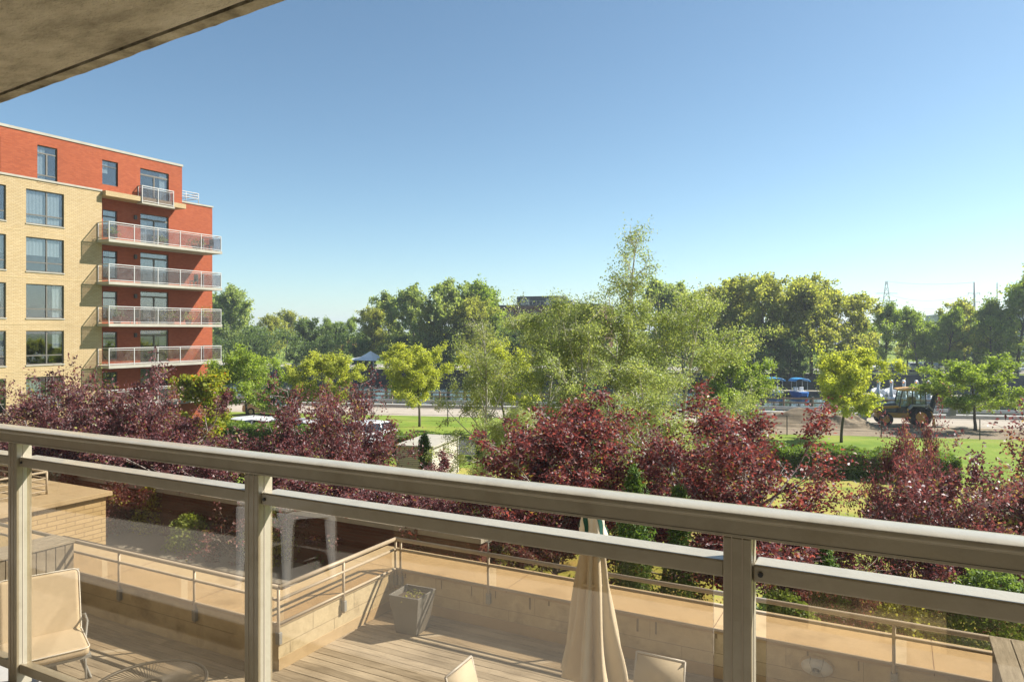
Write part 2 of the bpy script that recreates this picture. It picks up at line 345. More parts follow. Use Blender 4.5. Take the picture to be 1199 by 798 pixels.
def make_tree(name, label, cat, seed, H, bole, rad, env, nl, ns, ntw, leaves, leaf_m, bark_m, lsz, e0=15, e1=70, up=.5, wob=.12, r0=.12,
              twig=.5, spread=.08, droop=None, tdroop=0, upb=.5, stems=1, shoots=0, clump=1.0, group=None, twood=True, airy=0):
    rng = np.random.default_rng(seed)
    root = thing(name, label, cat, group=group)
    wood = MB(); TA = []; TB = []; top = []
    for sidx in range(stems):
        sa = rng.uniform(0, 6.28); lean = (0 if stems == 1 else .32)
        d0 = (math.cos(sa)*lean, math.sin(sa)*lean, 1)
        trunk = branch(rng, (0, 0, 0) if stems == 1 else (math.cos(sa)*.12, math.sin(sa)*.12, 0), d0, H*(1 if sidx == 0 else rng.uniform(.7, .95)), 10, .4, .045)
        wood.tube(trunk, [r0*(1-i/10.6)**.9+.008 for i in range(11)], 7)
        for i in range(nl):
            h = (i+rng.uniform(.2, .8))/nl; t = bole/H+(1-bole/H)*h*.97
            p, td = along(trunk, t)
            az = i*2.39996+rng.normal()*.45; el = R(e0+(e1-e0)*h+rng.normal()*9)
            L = rad*env(h)*rng.uniform(.62, 1.3); d = (math.cos(az)*math.cos(el), math.sin(az)*math.cos(el), math.sin(el))
            lb = branch(rng, p, d, L, 5, up, wob); rb = r0*.42*(1-t*.75)+.006
            wood.tube(lb, [rb*(1-k/5.6)+.004 for k in range(6)], 5, False)
            for j in range(ns):
                s_ = .25+.75*(j+rng.uniform(0, 1))/ns; q, ld = along(lb, s_)
                dd = nrm(ld+rng.normal(size=3)*.75+np.array((0, 0, .15)))
                sl = max(L*.42*(1.15-s_*.55), twig*.9)*rng.uniform(.6, 1.25); sb = branch(rng, q, dd, sl, 3, up*.4-tdroop, wob)
                wood.tube(sb, [rb*.4+.003, rb*.3+.003, rb*.2+.002, .003], 4, False)
                for k in range(ntw):
                    q2, sd_ = along(sb, rng.uniform(.15, 1)); d2 = nrm(sd_+rng.normal(size=3)*.7+np.array((0, 0, up*.3-tdroop)))
                    e = q2+d2*twig*rng.uniform(.5, 1.3); TA.append(q2); TB.append(e)
        top += [q[2] for q in TB[-max(1, len(TB)//stems):]]
        for i in range(shoots):
            p, td = along(trunk, rng.uniform(.35, .8)); az = rng.uniform(0, 6.28); el = R(rng.uniform(15, 72)); p = p*np.array((1, 1, .85))
            sh = branch(rng, p, (math.cos(az)*math.cos(el), math.sin(az)*math.cos(el), math.sin(el)), rad*rng.uniform(.55, 1.05), 6, .35, .07)
            wood.tube(sh, [.014*(1-k/7)+.003 for k in range(7)], 4, False)
            for k in range(16):
                q2, sd_ = along(sh, .25+.75*k/16); d2 = nrm(sd_+rng.normal(size=3)*.6); TA.append(q2); TB.append(q2+d2*twig*.5)
    TA = np.array(TA); TB = np.array(TB); kz = H/np.percentile(top, 99.7)
    TA[:, 2] *= kz; TB[:, 2] *= kz; wood.v = [(v[0], v[1], v[2]*kz) for v in wood.v]
    if twood:
        for a, b in zip(TA[::2], TB[::2]): wood.tube([a, b], [.005, .002], 3, False)
    wood.build('trunk', bark_m, root, smooth=True)
    per = max(1, leaves//len(TA)); hz = np.clip(TA[:, 2]/H, 0, 1); cnt = rng.poisson(per*rng.gamma(2/clump, clump/2, len(TA))*(1-airy*hz**2))
    idx = np.repeat(np.arange(len(TA)), cnt); t = rng.uniform(.05, 1.1, len(idx))[:, None]
    P = TA[idx]+(TB[idx]-TA[idx])*t+rng.normal(size=(len(idx), 3))*spread
    tw = rng.normal(size=len(TA))*.13; tone = .5+tw[idx]+rng.normal(size=len(idx))*.2
    leaf_mesh('crown', P, lsz[0], lsz[1], rng, leaf_m, root, upb, tone, droop)
    return root
ENV_ROUND = lambda h: math.sqrt(max(.05, 1-(1.75*h-.72)**2))
ENV_OVAL = lambda h: (.55+.45*math.sin(min(1, h*1.5)*math.pi/2))*(1-h**2.2)+.14
ENV_VASE = lambda h: .75+.5*h-.75*h**4
ENV_BIRCH = lambda h: (1-h)**.75*1.05+.1
ENV_BUSH = lambda h: (.8+.45*h-.95*h**5)
ENV_SPIRE = lambda h: 1.0-.35*h if h < .55 else max(.28, .55*(1-h)+.25)
def box_foliage(name, label, cat, a, b, w, h, z0, m, n, seed, lsz=(.07, .045), kind=None, group=None):   # clipped hedge from a to b
    rng = np.random.default_rng(seed); a = np.array(a); b = np.array(b); d = b-a; L = np.linalg.norm(d); d = d/L; q = np.array((-d[1], d[0]))
    root = thing(name, label, cat, (a[0], a[1], z0), group)
    core = MB(); k = max(4, int(L/.6))
    core.rbox((*(a+b)/2, z0+h*.46), (*d, 0), (*q, 0), (0, 0, 1), L/2-.05, w/2-.09, h*.46-.03)
    core.build('stems', 'soil', root)  # solid dark core; inner shade put into its colour, no stems modelled
    s = rng.uniform(0, L, n); f = rng.uniform(0, 1, n); x = np.where(f < .36, -w/2, np.where(f < .6, w/2, rng.uniform(-w/2, w/2, n))); z = np.where(f < .6, rng.uniform(0, h, n), h)
    bump = .06*np.sin(s*2.1+seed)+.05*np.sin(s*5.3)+.04*np.sin(s*9.7+x*5)
    x = x*(1+bump)+rng.normal(size=n)*.045; z = z*(1+bump)+rng.normal(size=n)*.05
    P = np.stack([s*d[0]+x*q[0], s*d[1]+x*q[1], np.abs(z)], 1)
    leaf_mesh('foliage', P, lsz[0], lsz[1], rng, m, root, .5, .5+rng.normal(size=n)*.22)
    return root
def clump_plant(name, label, cat, loc, rad, h, n, m, seed, lsz, group=None, stems=9, cone=False):
    rng = np.random.default_rng(seed); root = thing(name, label, cat, loc, group); w = MB(); PA = []
    for i in range(stems):
        az = rng.uniform(0, 6.28); r = rad*rng.uniform(.2, .9); e = branch(rng, (0, 0, 0), (math.cos(az)*r, math.sin(az)*r, h*.8), h*rng.uniform(.7, 1), 4, .2, .08)
        w.tube(e, [.014, .011, .008, .005, .003], 4, False)
    for p in w.v: p
    w2 = [np.array(v) for v in w.v]
    w.build('stems', 'bark', root, smooth=True)
    t = rng.uniform(0.04, 1, n); r = rad*np.sqrt(rng.uniform(.15, 1, n))*((1-t)**.5*(.72+.28*np.sin(t*9+az*2+seed))+.04 if cone else np.sqrt(np.maximum(.05, 1-t**2.2))); az = rng.uniform(0, 6.28, n)
    lump = 1+.22*np.sin(az*3+seed)*np.cos(t*7)+.15*np.sin(az*7+t*11)
    P = np.stack([np.cos(az)*r*lump, np.sin(az)*r*lump, t*h], 1)+rng.normal(size=(n, 3))*.04
    leaf_mesh('foliage', P, lsz[0], lsz[1], rng, m, root, .4, .5+.2*np.sin(az*4+t*9)+rng.normal(size=n)*.17)
    return root

# ---------------------------------------------------------------- ground, canal, paths (setting)
CO = np.array((69*-SY_, 69*CY_)); CE = np.array((math.cos(R(17.6)), math.sin(R(17.6)))); CN = np.array((-CE[1], CE[0]))
def ct(s, t): return CO+CE*s+CN*t           # canal coordinates: along the near bank, across towards the far bank
def cs_of(px, d):
    p = np.array(ray(px, d))-CO; return float(p@CE), float(p@CN)
def strip(name, m, s0, s1, t0, t1, z, n=1):
    mb = MB(); vs = [(*ct(s, t), z) for s, t in ((s0, t0), (s1, t0), (s1, t1), (s0, t1))]
    mb.add(vs, [(0, 1, 2, 3)]); return tag(mb.build(name, m), kind='structure')
CW = 53
strip('ground', 'grass', -1500, 1500, -160, -.4, 0)
strip('far_ground', 'grass', -1500, 1500, CW+.4, 4500, 0)
strip('canal_water', 'canal_water', -1500, 1500, -.6, CW+.6, -1.5)
strip('towpath', 'gravel_path', -700, 700, -9.5, -1.2, .004)
strip('dirt_path', 'dirt', 2, 120, -15.2, -9.4, .006)
strip('car_park', 'asphalt', -90, 8, -27.2, -20.5, .008)
strip('lawn', 'grass_dry', -5, 60, -52, -31, .006)
strip('far_path', 'path_pale', -900, 900, CW+1.2, CW+7, .006)
strip('far_car_park', 'path_pale', -160, 400, CW+12, CW+24, .006)
def longbox(name, m, s0, s1, t0, t1, z0, z1, **k):
    mb = MB(); c = ct((s0+s1)/2, (t0+t1)/2); mb.rbox((*c, (z0+z1)/2), (*CE, 0), (*CN, 0), (0, 0, 1), (s1-s0)/2, (t1-t0)/2, (z1-z0)/2); return mb.build(name, m, **k)
tag(longbox('quay_wall', 'quay_stone', -700, 700, -.4, 0, -2.5, .02), 'near quay wall of the canal topped by a pale kerb', 'wall')
tag(longbox('far_quay_wall', 'quay_stone', -700, 700, CW, CW+.5, -2.5, .3), 'dark stone quay wall on the far side of the canal', 'wall')
tag(longbox('quay_kerb', 'stone_kerb', -400, 400, -3.4, -2.8, 0, .28, bevel=.03), kind='structure')
tag(longbox('road_barrier', 'galvanised', -400, 400, -2.2, -2.0, .35, .62, bevel=.03), 'low grey guard rail beside the towpath along the canal', 'guard rail')

# ---------------------------------------------------------------- our own building: slab above, floor, facade behind the camera
FLZ = EYE-1.51                               # balcony floor
home = thing('residential_building', 'building we look out from with raw stained concrete balcony slab overhead', 'building', (0, -.45, 0))
def ceiling():
    rng = np.random.default_rng(3); z = EYE+1.09
    a = np.array((-3.84, 1.945)); b = np.array((-1.77, 1.782)); d = (b-a)/np.linalg.norm(b-a); q = np.array((d[1], -d[0]))   # q points back to the facade
    e0 = a-d*12; e1 = a+d*14
    m = MB(); f0 = e0+q*.085; f1 = e1+q*.085
    m.prism([(f0[0], f0[1]), (f0[0], -.44), (f1[0], -.44), (f1[0], f1[1])], z, z+.2)
    o = m.build('balcony_ceiling', 'concrete', home)
    g = MB(); g.prism([tuple(e0+q*.09), tuple(e1+q*.09), tuple(e1+q*.06), tuple(e0+q*.06)], z+.012, z+.19); g.build('drip_groove', 'frame_dark', o)
    n = MB(); K = 900; vs = []
    x = np.linspace(0, 26, K); rag = .0035*np.interp(x*1.0, np.arange(0, 27, .045), rng.uniform(-1, 1, len(np.arange(0, 27, .045)))**3)+.002*np.interp(x, np.arange(0, 27, .35), rng.uniform(-1, 1, len(np.arange(0, 27, .35))))
    rz = .006*np.interp(x, np.arange(0, 27, .08), rng.uniform(0, 1, len(np.arange(0, 27, .08))))
    for k in range(K):
        p = e0+d*x[k]
        for off, zz in ((q*.066, z), (q*(.012+rag[k]), z+rz[k]*.6), (q*rag[k], z+.012+rz[k]), (q*(rag[k]*.6), z+.2), (q*.066, z+.2)): vs.append((*(p+off), zz))
    fs = [(5*k+j, 5*k+(j+1) % 5, 5*k+5+(j+1) % 5, 5*k+5+j) for k in range(K-1) for j in range(5)]
    n.add(vs, fs).build('slab_edge', 'concrete_edge', o)
    s = MB(); s.bar((-3.75, 1.80, z-.0005), (-1.9, -.3, z-.0005), .006, .002); s.build('formwork_seam', 'frame_dark', o)
ceiling()
BX(-14, 9, -.44, 1.86, FLZ-.2, FLZ).build('balcony_floor', 'concrete_floor', home)
def facade():
    z0, z1 = 0, 20
    yb = MB(); rd = MB()
    for x0, x1 in ((-20, -7.55), (-7.1, -6.84), (-3.0, -2.4), (-.4, .2), (3.4, 12)): yb.box(x0, x1, -.75, -.45, FLZ-3, FLZ+2.6)
    yb.box(-20, 12, -.75, -.452, FLZ+2.6, z1); yb.box(-20, 12, -.75, -.452, z0, FLZ-3)
    yb.build('brick_wall', 'brick_yellow', home)
    rd.box(-6.84, -5.6, -.75, -.46, FLZ-3, FLZ+2.6); rd.build('brick_panel', 'brick_red', home)
    for x0, x1 in ((-7.55, -7.1), (-5.6, -3.0), (-2.4, -.4), (.2, 3.4)):
        w = MB(); w.box(x0, x1, -.66, -.6, FLZ-3, FLZ+2.6); dn = w.build('glass_door', 'car_glass', home)
        fr = MB()
        for xx in np.linspace(x0, x1, 3 if x1-x0 > 1 else 2): fr.box(xx-.03, xx+.03, -.62, -.55, FLZ, FLZ+2.5)
        fr.box(x0, x1, -.625, -.545, FLZ+.001, FLZ+.07); fr.build('door_frame', 'frame_pale', dn)
facade()

# ---------------------------------------------------------------- the near railing
RY = 1.75; TOPZ = EYE-.415
rail = thing('balcony_railing', 'beige aluminium balcony railing with tinted glass panes in the foreground', 'railing', (0, RY, FLZ))
prof = [(-.036, -.062), (.036, -.062), (.036, -.022), (.044, -.019), (.0455, -.012), (.043, -.005), (.036, -.0015), (.018, 0), (0, .0005), (-.018, 0), (-.036, -.0015), (-.043, -.005), (-.0455, -.012), (-.044, -.019), (-.036, -.022)]
def profile_x(prof, x0, x1, y, z):
    m = MB(); n = len(prof); vs = [(x0, y+a, z+b) for a, b in prof]+[(x1, y+a, z+b) for a, b in prof]
    return m.add(vs, [tuple(range(n-1, -1, -1)), tuple(range(n, 2*n))]+[(i, (i+1) % n, n+(i+1) % n, n+i) for i in range(n)])
tr = profile_x(prof, -13.5, 8.5, RY, TOPZ).build('top_rail', 'rail_metal', rail, smooth=False, bevel=.002)
mm_ = MB(); mm_.box(-13.5, 8.5, RY-.0368, RY+.0368, TOPZ-.0545, TOPZ-.0535); mm_.build('rail_seam', 'frame_dark', tr)
posts = [-13.0, -11.45, -9.95, -8.4, -6.85, -4.83, -3.309, -1.893, -.327, 1.22, 2.77, 4.3, 5.85, 7.4]
for i, x in enumerate(posts):
    p = MB().box(x-.032, x+.032, RY-.032, RY+.032, FLZ, TOPZ-.063).build('post', 'rail_metal', rail, bevel=.004)
    g = MB()
    for dx in (-.012, .012): g.box(x+dx-.0015, x+dx+.0015, RY-.0335, RY-.031, FLZ+.05, TOPZ-.06)
    g.box(x+.0315, x+.0335, RY-.006, RY-.003, FLZ+.05, TOPZ-.06); g.build('post_groove', 'rail_metal_low', p)
    BX(x-.05, x+.05, RY-.05, RY+.05, FLZ, FLZ+.008).build('base_plate', 'dark_metal', p)
    b = MB(); b.lathe([(.006, 0), (.006, .004)], (x+.05, RY-.025, TOPZ-.143), 8, 'y'); b.build('bolt', 'dark_metal', p)
    if i+1 < len(posts):
        x1 = posts[i+1]
        BX(x+.0325, x1-.0325, RY-.020, RY+.054, TOPZ-.163, TOPZ-.123).build('mid_rail', 'rail_metal', rail, bevel=.005)
        BX(x+.0325, x1-.0325, RY-.02, RY+.02, FLZ+.06, FLZ+.10).build('bottom_rail', 'rail_metal', rail, bevel=.004)
        BX(x+.06, x1-.06, RY-.004, RY+.004, FLZ+.09, TOPZ-.155).build('glass_pane', 'pane_tint', rail)

# ---------------------------------------------------------------- lower terrace
DZ = EYE-4.36; CZ = DZ+.62                   # deck and coping heights
T1, T0 = 9.24, 6.80                          # inner faces of the parapet, right bay and left bay
XL, XD, XR = -7.0, .88, 7.0
def deck():
    rng = random.Random(5); m = MB(); y = -.4; w = .14
    while y < T1-.01:
        y1 = min(y+w, T1); x0 = XL if y > T0-.02 else -15.8; x = x0-rng.uniform(0, 2) if x0 > XL-.01 else x0
        while x < XR:
            x1 = min(x+rng.uniform(2.4, 4.2), XR); m.tone = rng.random()
            m.box(max(x, x0)+.002, x1-.002, y+.004, y1-.005, DZ-.03, DZ+rng.uniform(-.003, .001)); x = x1
        y = y1
    tag(m.build('deck', 'deck_wood', tone=True), kind='structure')
    tag(BX(-15.8, XR, -.4, T1, DZ-.35, DZ-.045).build('deck_base', 'soil'), kind='structure')
deck()
par = thing('parapet_wall', 'low tan block parapet with wide coping around the lower wooden terrace', 'wall', (XL, T1, 0))
def parapet():
    w = MB()
    w.box(XL-.80, XR, T1, T1+.84, 0, CZ-.06); w.box(XL-.8, XL, T0, T1, 0, CZ-.06); w.box(-15.9, XL-.8, T0, T0+.84, 0, CZ-.06)
    w.build('wall', 'block_wall', par)
    j = MB()
    z = DZ+.31
    j.box(XL, XR, T1-.002, T1+.01, z, z+.005); j.box(XL-.01, XL+.002, T0, T1, z, z+.005); j.box(-15, XL-.8, T0-.002, T0+.01, z, z+.005)
    j.box(XL, XR, T1-.002, T1+.01, z-.16, z-.155)
    for k in range(34):
        x = XL+.35+k*.42
        if x < XR: j.box(x, x+.004, T1-.002, T1+.01, (z if k % 2 else DZ+.155), (CZ-.06 if k % 2 else z))
    for k in range(6):
        y = T0+.2+k*.42; j.box(XL-.01, XL+.002, y, y+.004, (z if k % 2 else DZ+.155), (CZ-.06 if k % 2 else z))
    rs = random.Random(9)
    for k in range(26):
        x = XL+.2+k*.52+rs.uniform(-.2, .2)
        if x < XR-.1: j.box(x, x+rs.uniform(.015, .05), T1-.0015, T1+.01, CZ-.06-rs.uniform(.05, .22), CZ-.062)
    j.build('wall_joint', 'wall_stain', par)
    base = MB(); base.box(XL, XR, T1-.006, T1+.01, DZ, DZ+.15); base.box(XL-.01, XL+.006, T0, T1-.006, DZ, DZ+.15); base.build('base_course', 'coping', par)
    c = MB(); c.box(XL-.84, XR, T1-.02, T1+.88, CZ-.06, CZ); c.box(XL-.84, XL+.02, T0-.02, T1-.02, CZ-.06, CZ); c.box(-15.89, XL-.84, T0-.02, T0+.88, CZ-.06, CZ)
    co = c.build('coping', 'coping', par, bevel=.008)
    s = MB()
    for x in (-5.0, -2.05, .35, 3.0, 5.4): s.box(x, x+.006, T1-.022, T1+.882, CZ-.058, CZ+.0015)
    for x in (-13, -10.6, -8.6): s.box(x, x+.006, T0-.022, T0+.882, CZ-.058, CZ+.0015)
    s.build('coping_joint', 'brick_dark_red', co)
parapet()
low = thing('terrace_railing', 'slim metal railing with glass fixed to the lower terrace parapet', 'railing', (XL, T1, CZ))
RZ = EYE-3.25
def low_rail():
    y1, y0, x = T1-.03, T0-.03, XL+.03
    path = [(-15.9, y0), (x, y0), (x, y1), (XR, y1)]
    for nm, z, r in (('top_rail', RZ-.03, .03), ('mid_rail', RZ-.19, .02), ('bottom_rail', CZ-.005, .018)):
        for a, b in zip(path[:-1], path[1:]):
            MB().tube([(*a, z), (*b, z)], r, 10).build(nm, 'rail_metal_low', low, smooth=True)
    ps = [(x, y1), (-6.87, y1), (-5.29, y1), (-3.54, y1), (-1.79, y1), (-.04, y1), (1.7, y1), (3.45, y1), (5.2, y1), (x, y0), (x, 8.0), (-7.3, y0), (-8.55, y0), (-10.2, y0), (-11.9, y0), (-13.6, y0)]
    for q in ps:
        p = MB().tube([(*q, CZ-.28), (*q, RZ-.04)], .02, 8).build('post', 'rail_metal_low', low, smooth=True)
        dy = (.0, .05) if q[0] > x+.01 or q[0] < x-.01 else (.0, .0)
        BX(q[0]-.035, q[0]+.035, q[1]-.02, q[1]+.032, CZ-.26, CZ-.11).build('bracket', 'grey_metal', p, bevel=.004)
    for a, b in zip(path[:-1], path[1:]):
        a, b = np.array(a), np.array(b); n = int(max(1, round(np.linalg.norm(b-a)/1.75)))
        for k in range(n):
            p, q = a+(b-a)*(k+.04)/n, a+(b-a)*(k+.96)/n
            MB().bar((*p, (RZ-.18+CZ)/2), (*q, (RZ-.18+CZ)/2), .008, RZ-.18-CZ-.01).build('glass_pane', 'low_glass', low)
low_rail()
def divider(x0, x1, y0, y1, label):
    d = thing('planter_divider', label, 'planter', ((x0+x1)/2, y1, DZ), 'slatted wooden dividers on the lower terrace')
    sl = MB(); y = y1
    while y > y0:
        sl.box(x0, x0+.03, y-.135, y-.004, DZ, RZ-.03); sl.box(x1-.03, x1, y-.135, y-.004, DZ, RZ-.03); y -= .14
    k = x0
    while k < x1-.02: sl.box(k+.032, min(k+.15, x1-.032), y1-.02, y1-.001, DZ, RZ-.03); k += .14
    sl.build('slats', 'old_wood', d, bevel=.006)
    t = MB(); n = 3; w = (x1-x0+.06)/n
    for i in range(n): t.box(x0-.03+i*w, x0-.03+(i+1)*w-.008, y0, y1+.02, RZ-.03, RZ+.01)
    t.build('cap_board', 'old_wood_top', d, bevel=.006)
divider(XD, XD+.52, 2.0, 9.17, 'weathered slatted wood divider at the bottom right corner, touching the terrace railing')
divider(-11.8, -11.26, 2.0, 6.74, 'grey slatted wood divider behind the cream lounge armchair on the lower terrace')
# bulkhead lamp
def bulkhead(x, z):
    o = thing('bulkhead_lamp', 'oval caged bulkhead lamp mounted on the tan parapet wall', 'wall lamp', (x, T1, z))
    b = MB()
    def ell(m, a, c, y):
        n = 20; return [(x+a*math.cos(2*math.pi*k/n), y, z+c*math.sin(2*math.pi*k/n)) for k in range(n)]
    vs = []; rings = [(.19, .115, T1), (.19, .115, T1-.045), (.175, .10, T1-.047), (.165, .094, T1-.085), (.125, .07, T1-.125), (.05, .03, T1-.145)]
    def loft(rs):
        m = MB(); vs = []; n = 20
        for a, c, y in rs: vs += ell(m, a, c, y)
        fs = [(i*n+j, (i+1)*n+j, (i+1)*n+(j+1) % n, i*n+(j+1) % n) for i in range(len(rs)-1) for j in range(n)]+[tuple(range((len(rs)-1)*n, len(rs)*n))]
        return m.add(vs, fs)
    loft(rings[:3]).build('housing', 'coping', o, smooth=True); loft(rings[2:]).build('lens', 'plastic_white', o, smooth=True)
    c = MB()
    for s in (-.07, .0, .07): c.tube([(x+s, T1-.04, z-.105), (x+s, T1-.118, z-.062), (x+s*.6, T1-.152, z), (x+s, T1-.118, z+.062), (x+s, T1-.04, z+.105)], .005, 6)
    c.build('cage', 'grey_metal', o, smooth=True)
bulkhead(-.84, EYE-3.95)
# square grey planter near the corner
def tapered_box(name, m, par, c, z0, z1, w0, w1, th=.03, rot=0.0):
    mb = MB(); cs, sn = math.cos(rot), math.sin(rot)
    def ring(w, z): return [(c[0]+cs*a*w/2-sn*b*w/2, c[1]+sn*a*w/2+cs*b*w/2, z) for a, b in ((-1, -1), (1, -1), (1, 1), (-1, 1))]
    vs = ring(w0, z0)+ring(w1, z1)+ring(w1-2*th, z1)+ring(w1-2*th-.02, z1-.08)
    fs = [(3, 2, 1, 0)]+[(r*4+i, r*4+(i+1) % 4, r*4+4+(i+1) % 4, r*4+4+i) for r in range(3) for i in range(4)]+[(12, 13, 14, 15)]
    return mb.add(vs, fs).build(name, m, par, bevel=.006)
pp = ray(477, 10.45)
pl = thing('square_planter', 'grey square tapered planter standing in the corner of the deck', 'planter', (pp[0], pp[1]+.12, DZ))
tapered_box('pot', 'planter_grey', pl, (pp[0], pp[1]+.12), DZ, DZ+.56, .34, .50, .03, R(4))
BX(pp[0]-.19, pp[0]+.19, pp[1]-.07, pp[1]+.31, DZ+.40, DZ+.50).build('soil', 'soil', pl)
leaf_mesh('dry_plant', np.random.default_rng(4).normal(size=(60, 3))*np.array((.10, .10, .02))+np.array((0, 0, .515)), .05, .02, np.random.default_rng(2), 'leaf_olive', pl)
# lantern on a post of the terrace railing
lx = -5.29
la = thing('lantern', 'small glass lantern on a thin post above the terrace railing', 'lantern', (lx, T1-.03, RZ))
MB().tube([(lx, T1-.03, RZ-.01), (lx, T1-.03, RZ+.16)], .012, 8).build('stem', 'grey_metal', la, smooth=True)
BX(lx-.045, lx+.045, T1-.075, T1+.015, RZ+.16, RZ+.27).build('glass_case', 'lantern_glass', la, bevel=.004)
MB().lathe([(.055, 0), (.06, .015), (.02, .04), (.005, .05)], (lx, T1-.03, RZ+.27), 12).build('cap', 'grey_metal', la)
# folded parasol
def umbrella():
    ux, uy = ray(693, 6.95); o = thing('folded_parasol', 'closed cream parasol with green stripes at its top on the wooden deck', 'parasol', (ux, uy, DZ))
    MB().lathe([(.26, 0), (.27, .03), (.24, .07), (.05, .09), (.04, .22)], (ux, uy, DZ), 28).build('base', 'grey_metal', o, smooth=True)
    MB().tube([(ux, uy, DZ+.07), (ux, uy, EYE-1.80)], .022, 12).build('pole', 'white_metal', o, smooth=True)
    rng = np.random.default_rng(8); n = 96; rows = 26; top = EYE-1.74; bot = EYE-3.33
    def cloth(r0, r1, z0, z1, name, m, par, fold, off=0, arc=None, hem=.06):
        vs = []; fs = []; a0, a1 = arc or (0, 2*math.pi); nn = n if arc is None else 14
        for i in range(rows+1):
            t = i/rows
            for j in range(nn if arc is None else nn+1):
                a = a0+(a1-a0)*j/nn
                f = math.cos(a*8+1.2*math.sin(t*3+a))*fold*(.15+t)+math.cos(a*13+t*2)*fold*.35*t
                wob = .012*math.sin(t*9+a*3); sw = .5*t
                r = (r0+(r1-r0)*t**.85)*(1+f)+wob+off
                zz = z0+(z1-z0)*t+(hem*t**6)*math.cos(a*8+.5)+(.03*t*math.cos(a-2.4))
                vs.append((ux+r*math.cos(a+sw*.15)+.035*t*math.sin(2.2), uy+r*math.sin(a+sw*.15), zz))
        w = nn if arc is None else nn+1
        for i in range(rows):
            for j in range(nn): fs.append((i*w+j, i*w+(j+1) % w, (i+1)*w+(j+1) % w, (i+1)*w+j))
        return MB().add(vs, fs).build(name, m, par, smooth=True)
    can = cloth(.05, .225, top, bot, 'canopy', 'fabric_umbrella', o, .36)
    sm = can.modifiers.new('thickness', 'SOLIDIFY'); sm.thickness = .004
    vt = cloth(.075, .128, top+.03, top-.34, 'vent_flap', 'fabric_umbrella', o, .10, .012, hem=.02); sm = vt.modifiers.new('thickness', 'SOLIDIFY'); sm.thickness = .004
    for a in (-2.05, -.75, .5, 1.8, 3.1):
        cloth(.078, .126, top+.02, top-.31, 'stripe', 'fabric_green', o, .10, .018, (a, a+.42), hem=.02)
    MB().lathe([(.03, 0), (.032, .02), (.015, .05), (.004, .06)], (ux, uy, top+.015), 12).build('finial', 'white_metal', o, smooth=True)
    MB().lathe([(.128, 0), (.132, .012), (.128, .03)], (ux+.012, uy, EYE-2.42), 24).build('tie_strap', 'fabric_umbrella', o, smooth=True)
umbrella()
# sling chairs (built facing +x with the back at the origin)
def sling_chair():
    o = thing('sling_chair', '-', 'chair'); w = .30
    for s in (-1, 1):
        f = MB()
        f.tube([(-.16, s*w, .99), (-.08, s*w, .7), (.0, s*w, .42), (.5, s*w, .44)], .014, 8); f.build('side_frame', 'white_metal', o, smooth=True)
        MB().tube([(.0, s*(w+.02), .66), (.06, s*(w+.03), .68), (.42, s*(w+.03), .67), (.48, s*(w+.02), .62), (.5, s*w, .0)], .014, 8).build('front_leg', 'white_metal', o, smooth=True)
        MB().tube([(.28, s*(w+.02), .66), (.1, s*(w+.01), .4), (-.12, s*w, 0)], .014, 8).build('rear_leg', 'white_metal', o, smooth=True)
    def sheet(pts):
        m = MB(); vs = [(x, y, z) for x, z in pts for y in (-w, w)]; m.add(vs, [(2*i, 2*i+1, 2*i+3, 2*i+2) for i in range(len(pts)-1)]); return m
    b = sheet([(-.155, .97), (-.10, .80), (-.07, .7), (-.04, .58), (-.01, .45)]).build('backrest', 'sling', o, smooth=True); b.modifiers.new('t', 'SOLIDIFY').thickness = .006
    b = sheet([(0, .425), (.15, .405), (.35, .41), (.5, .44)]).build('seat', 'sling', o, smooth=True); b.modifiers.new('t', 'SOLIDIFY').thickness = .006
    MB().tube([(-.16, -w, .99), (-.16, w, .99)], .013, 8).build('head_bar', 'white_metal', o, smooth=True)
    return o
sc = Placer(sling_chair())
sc((-2.19, 7.27, DZ), R(-90), (.95, .86, .96), label='beige sling chair with straight back edge, right of the closed parasol', group='sling chairs on the deck')
sc((-3.78, 6.25, DZ), R(2), label='beige sling chair left of the closed parasol showing one pointed top corner', group='sling chairs on the deck')
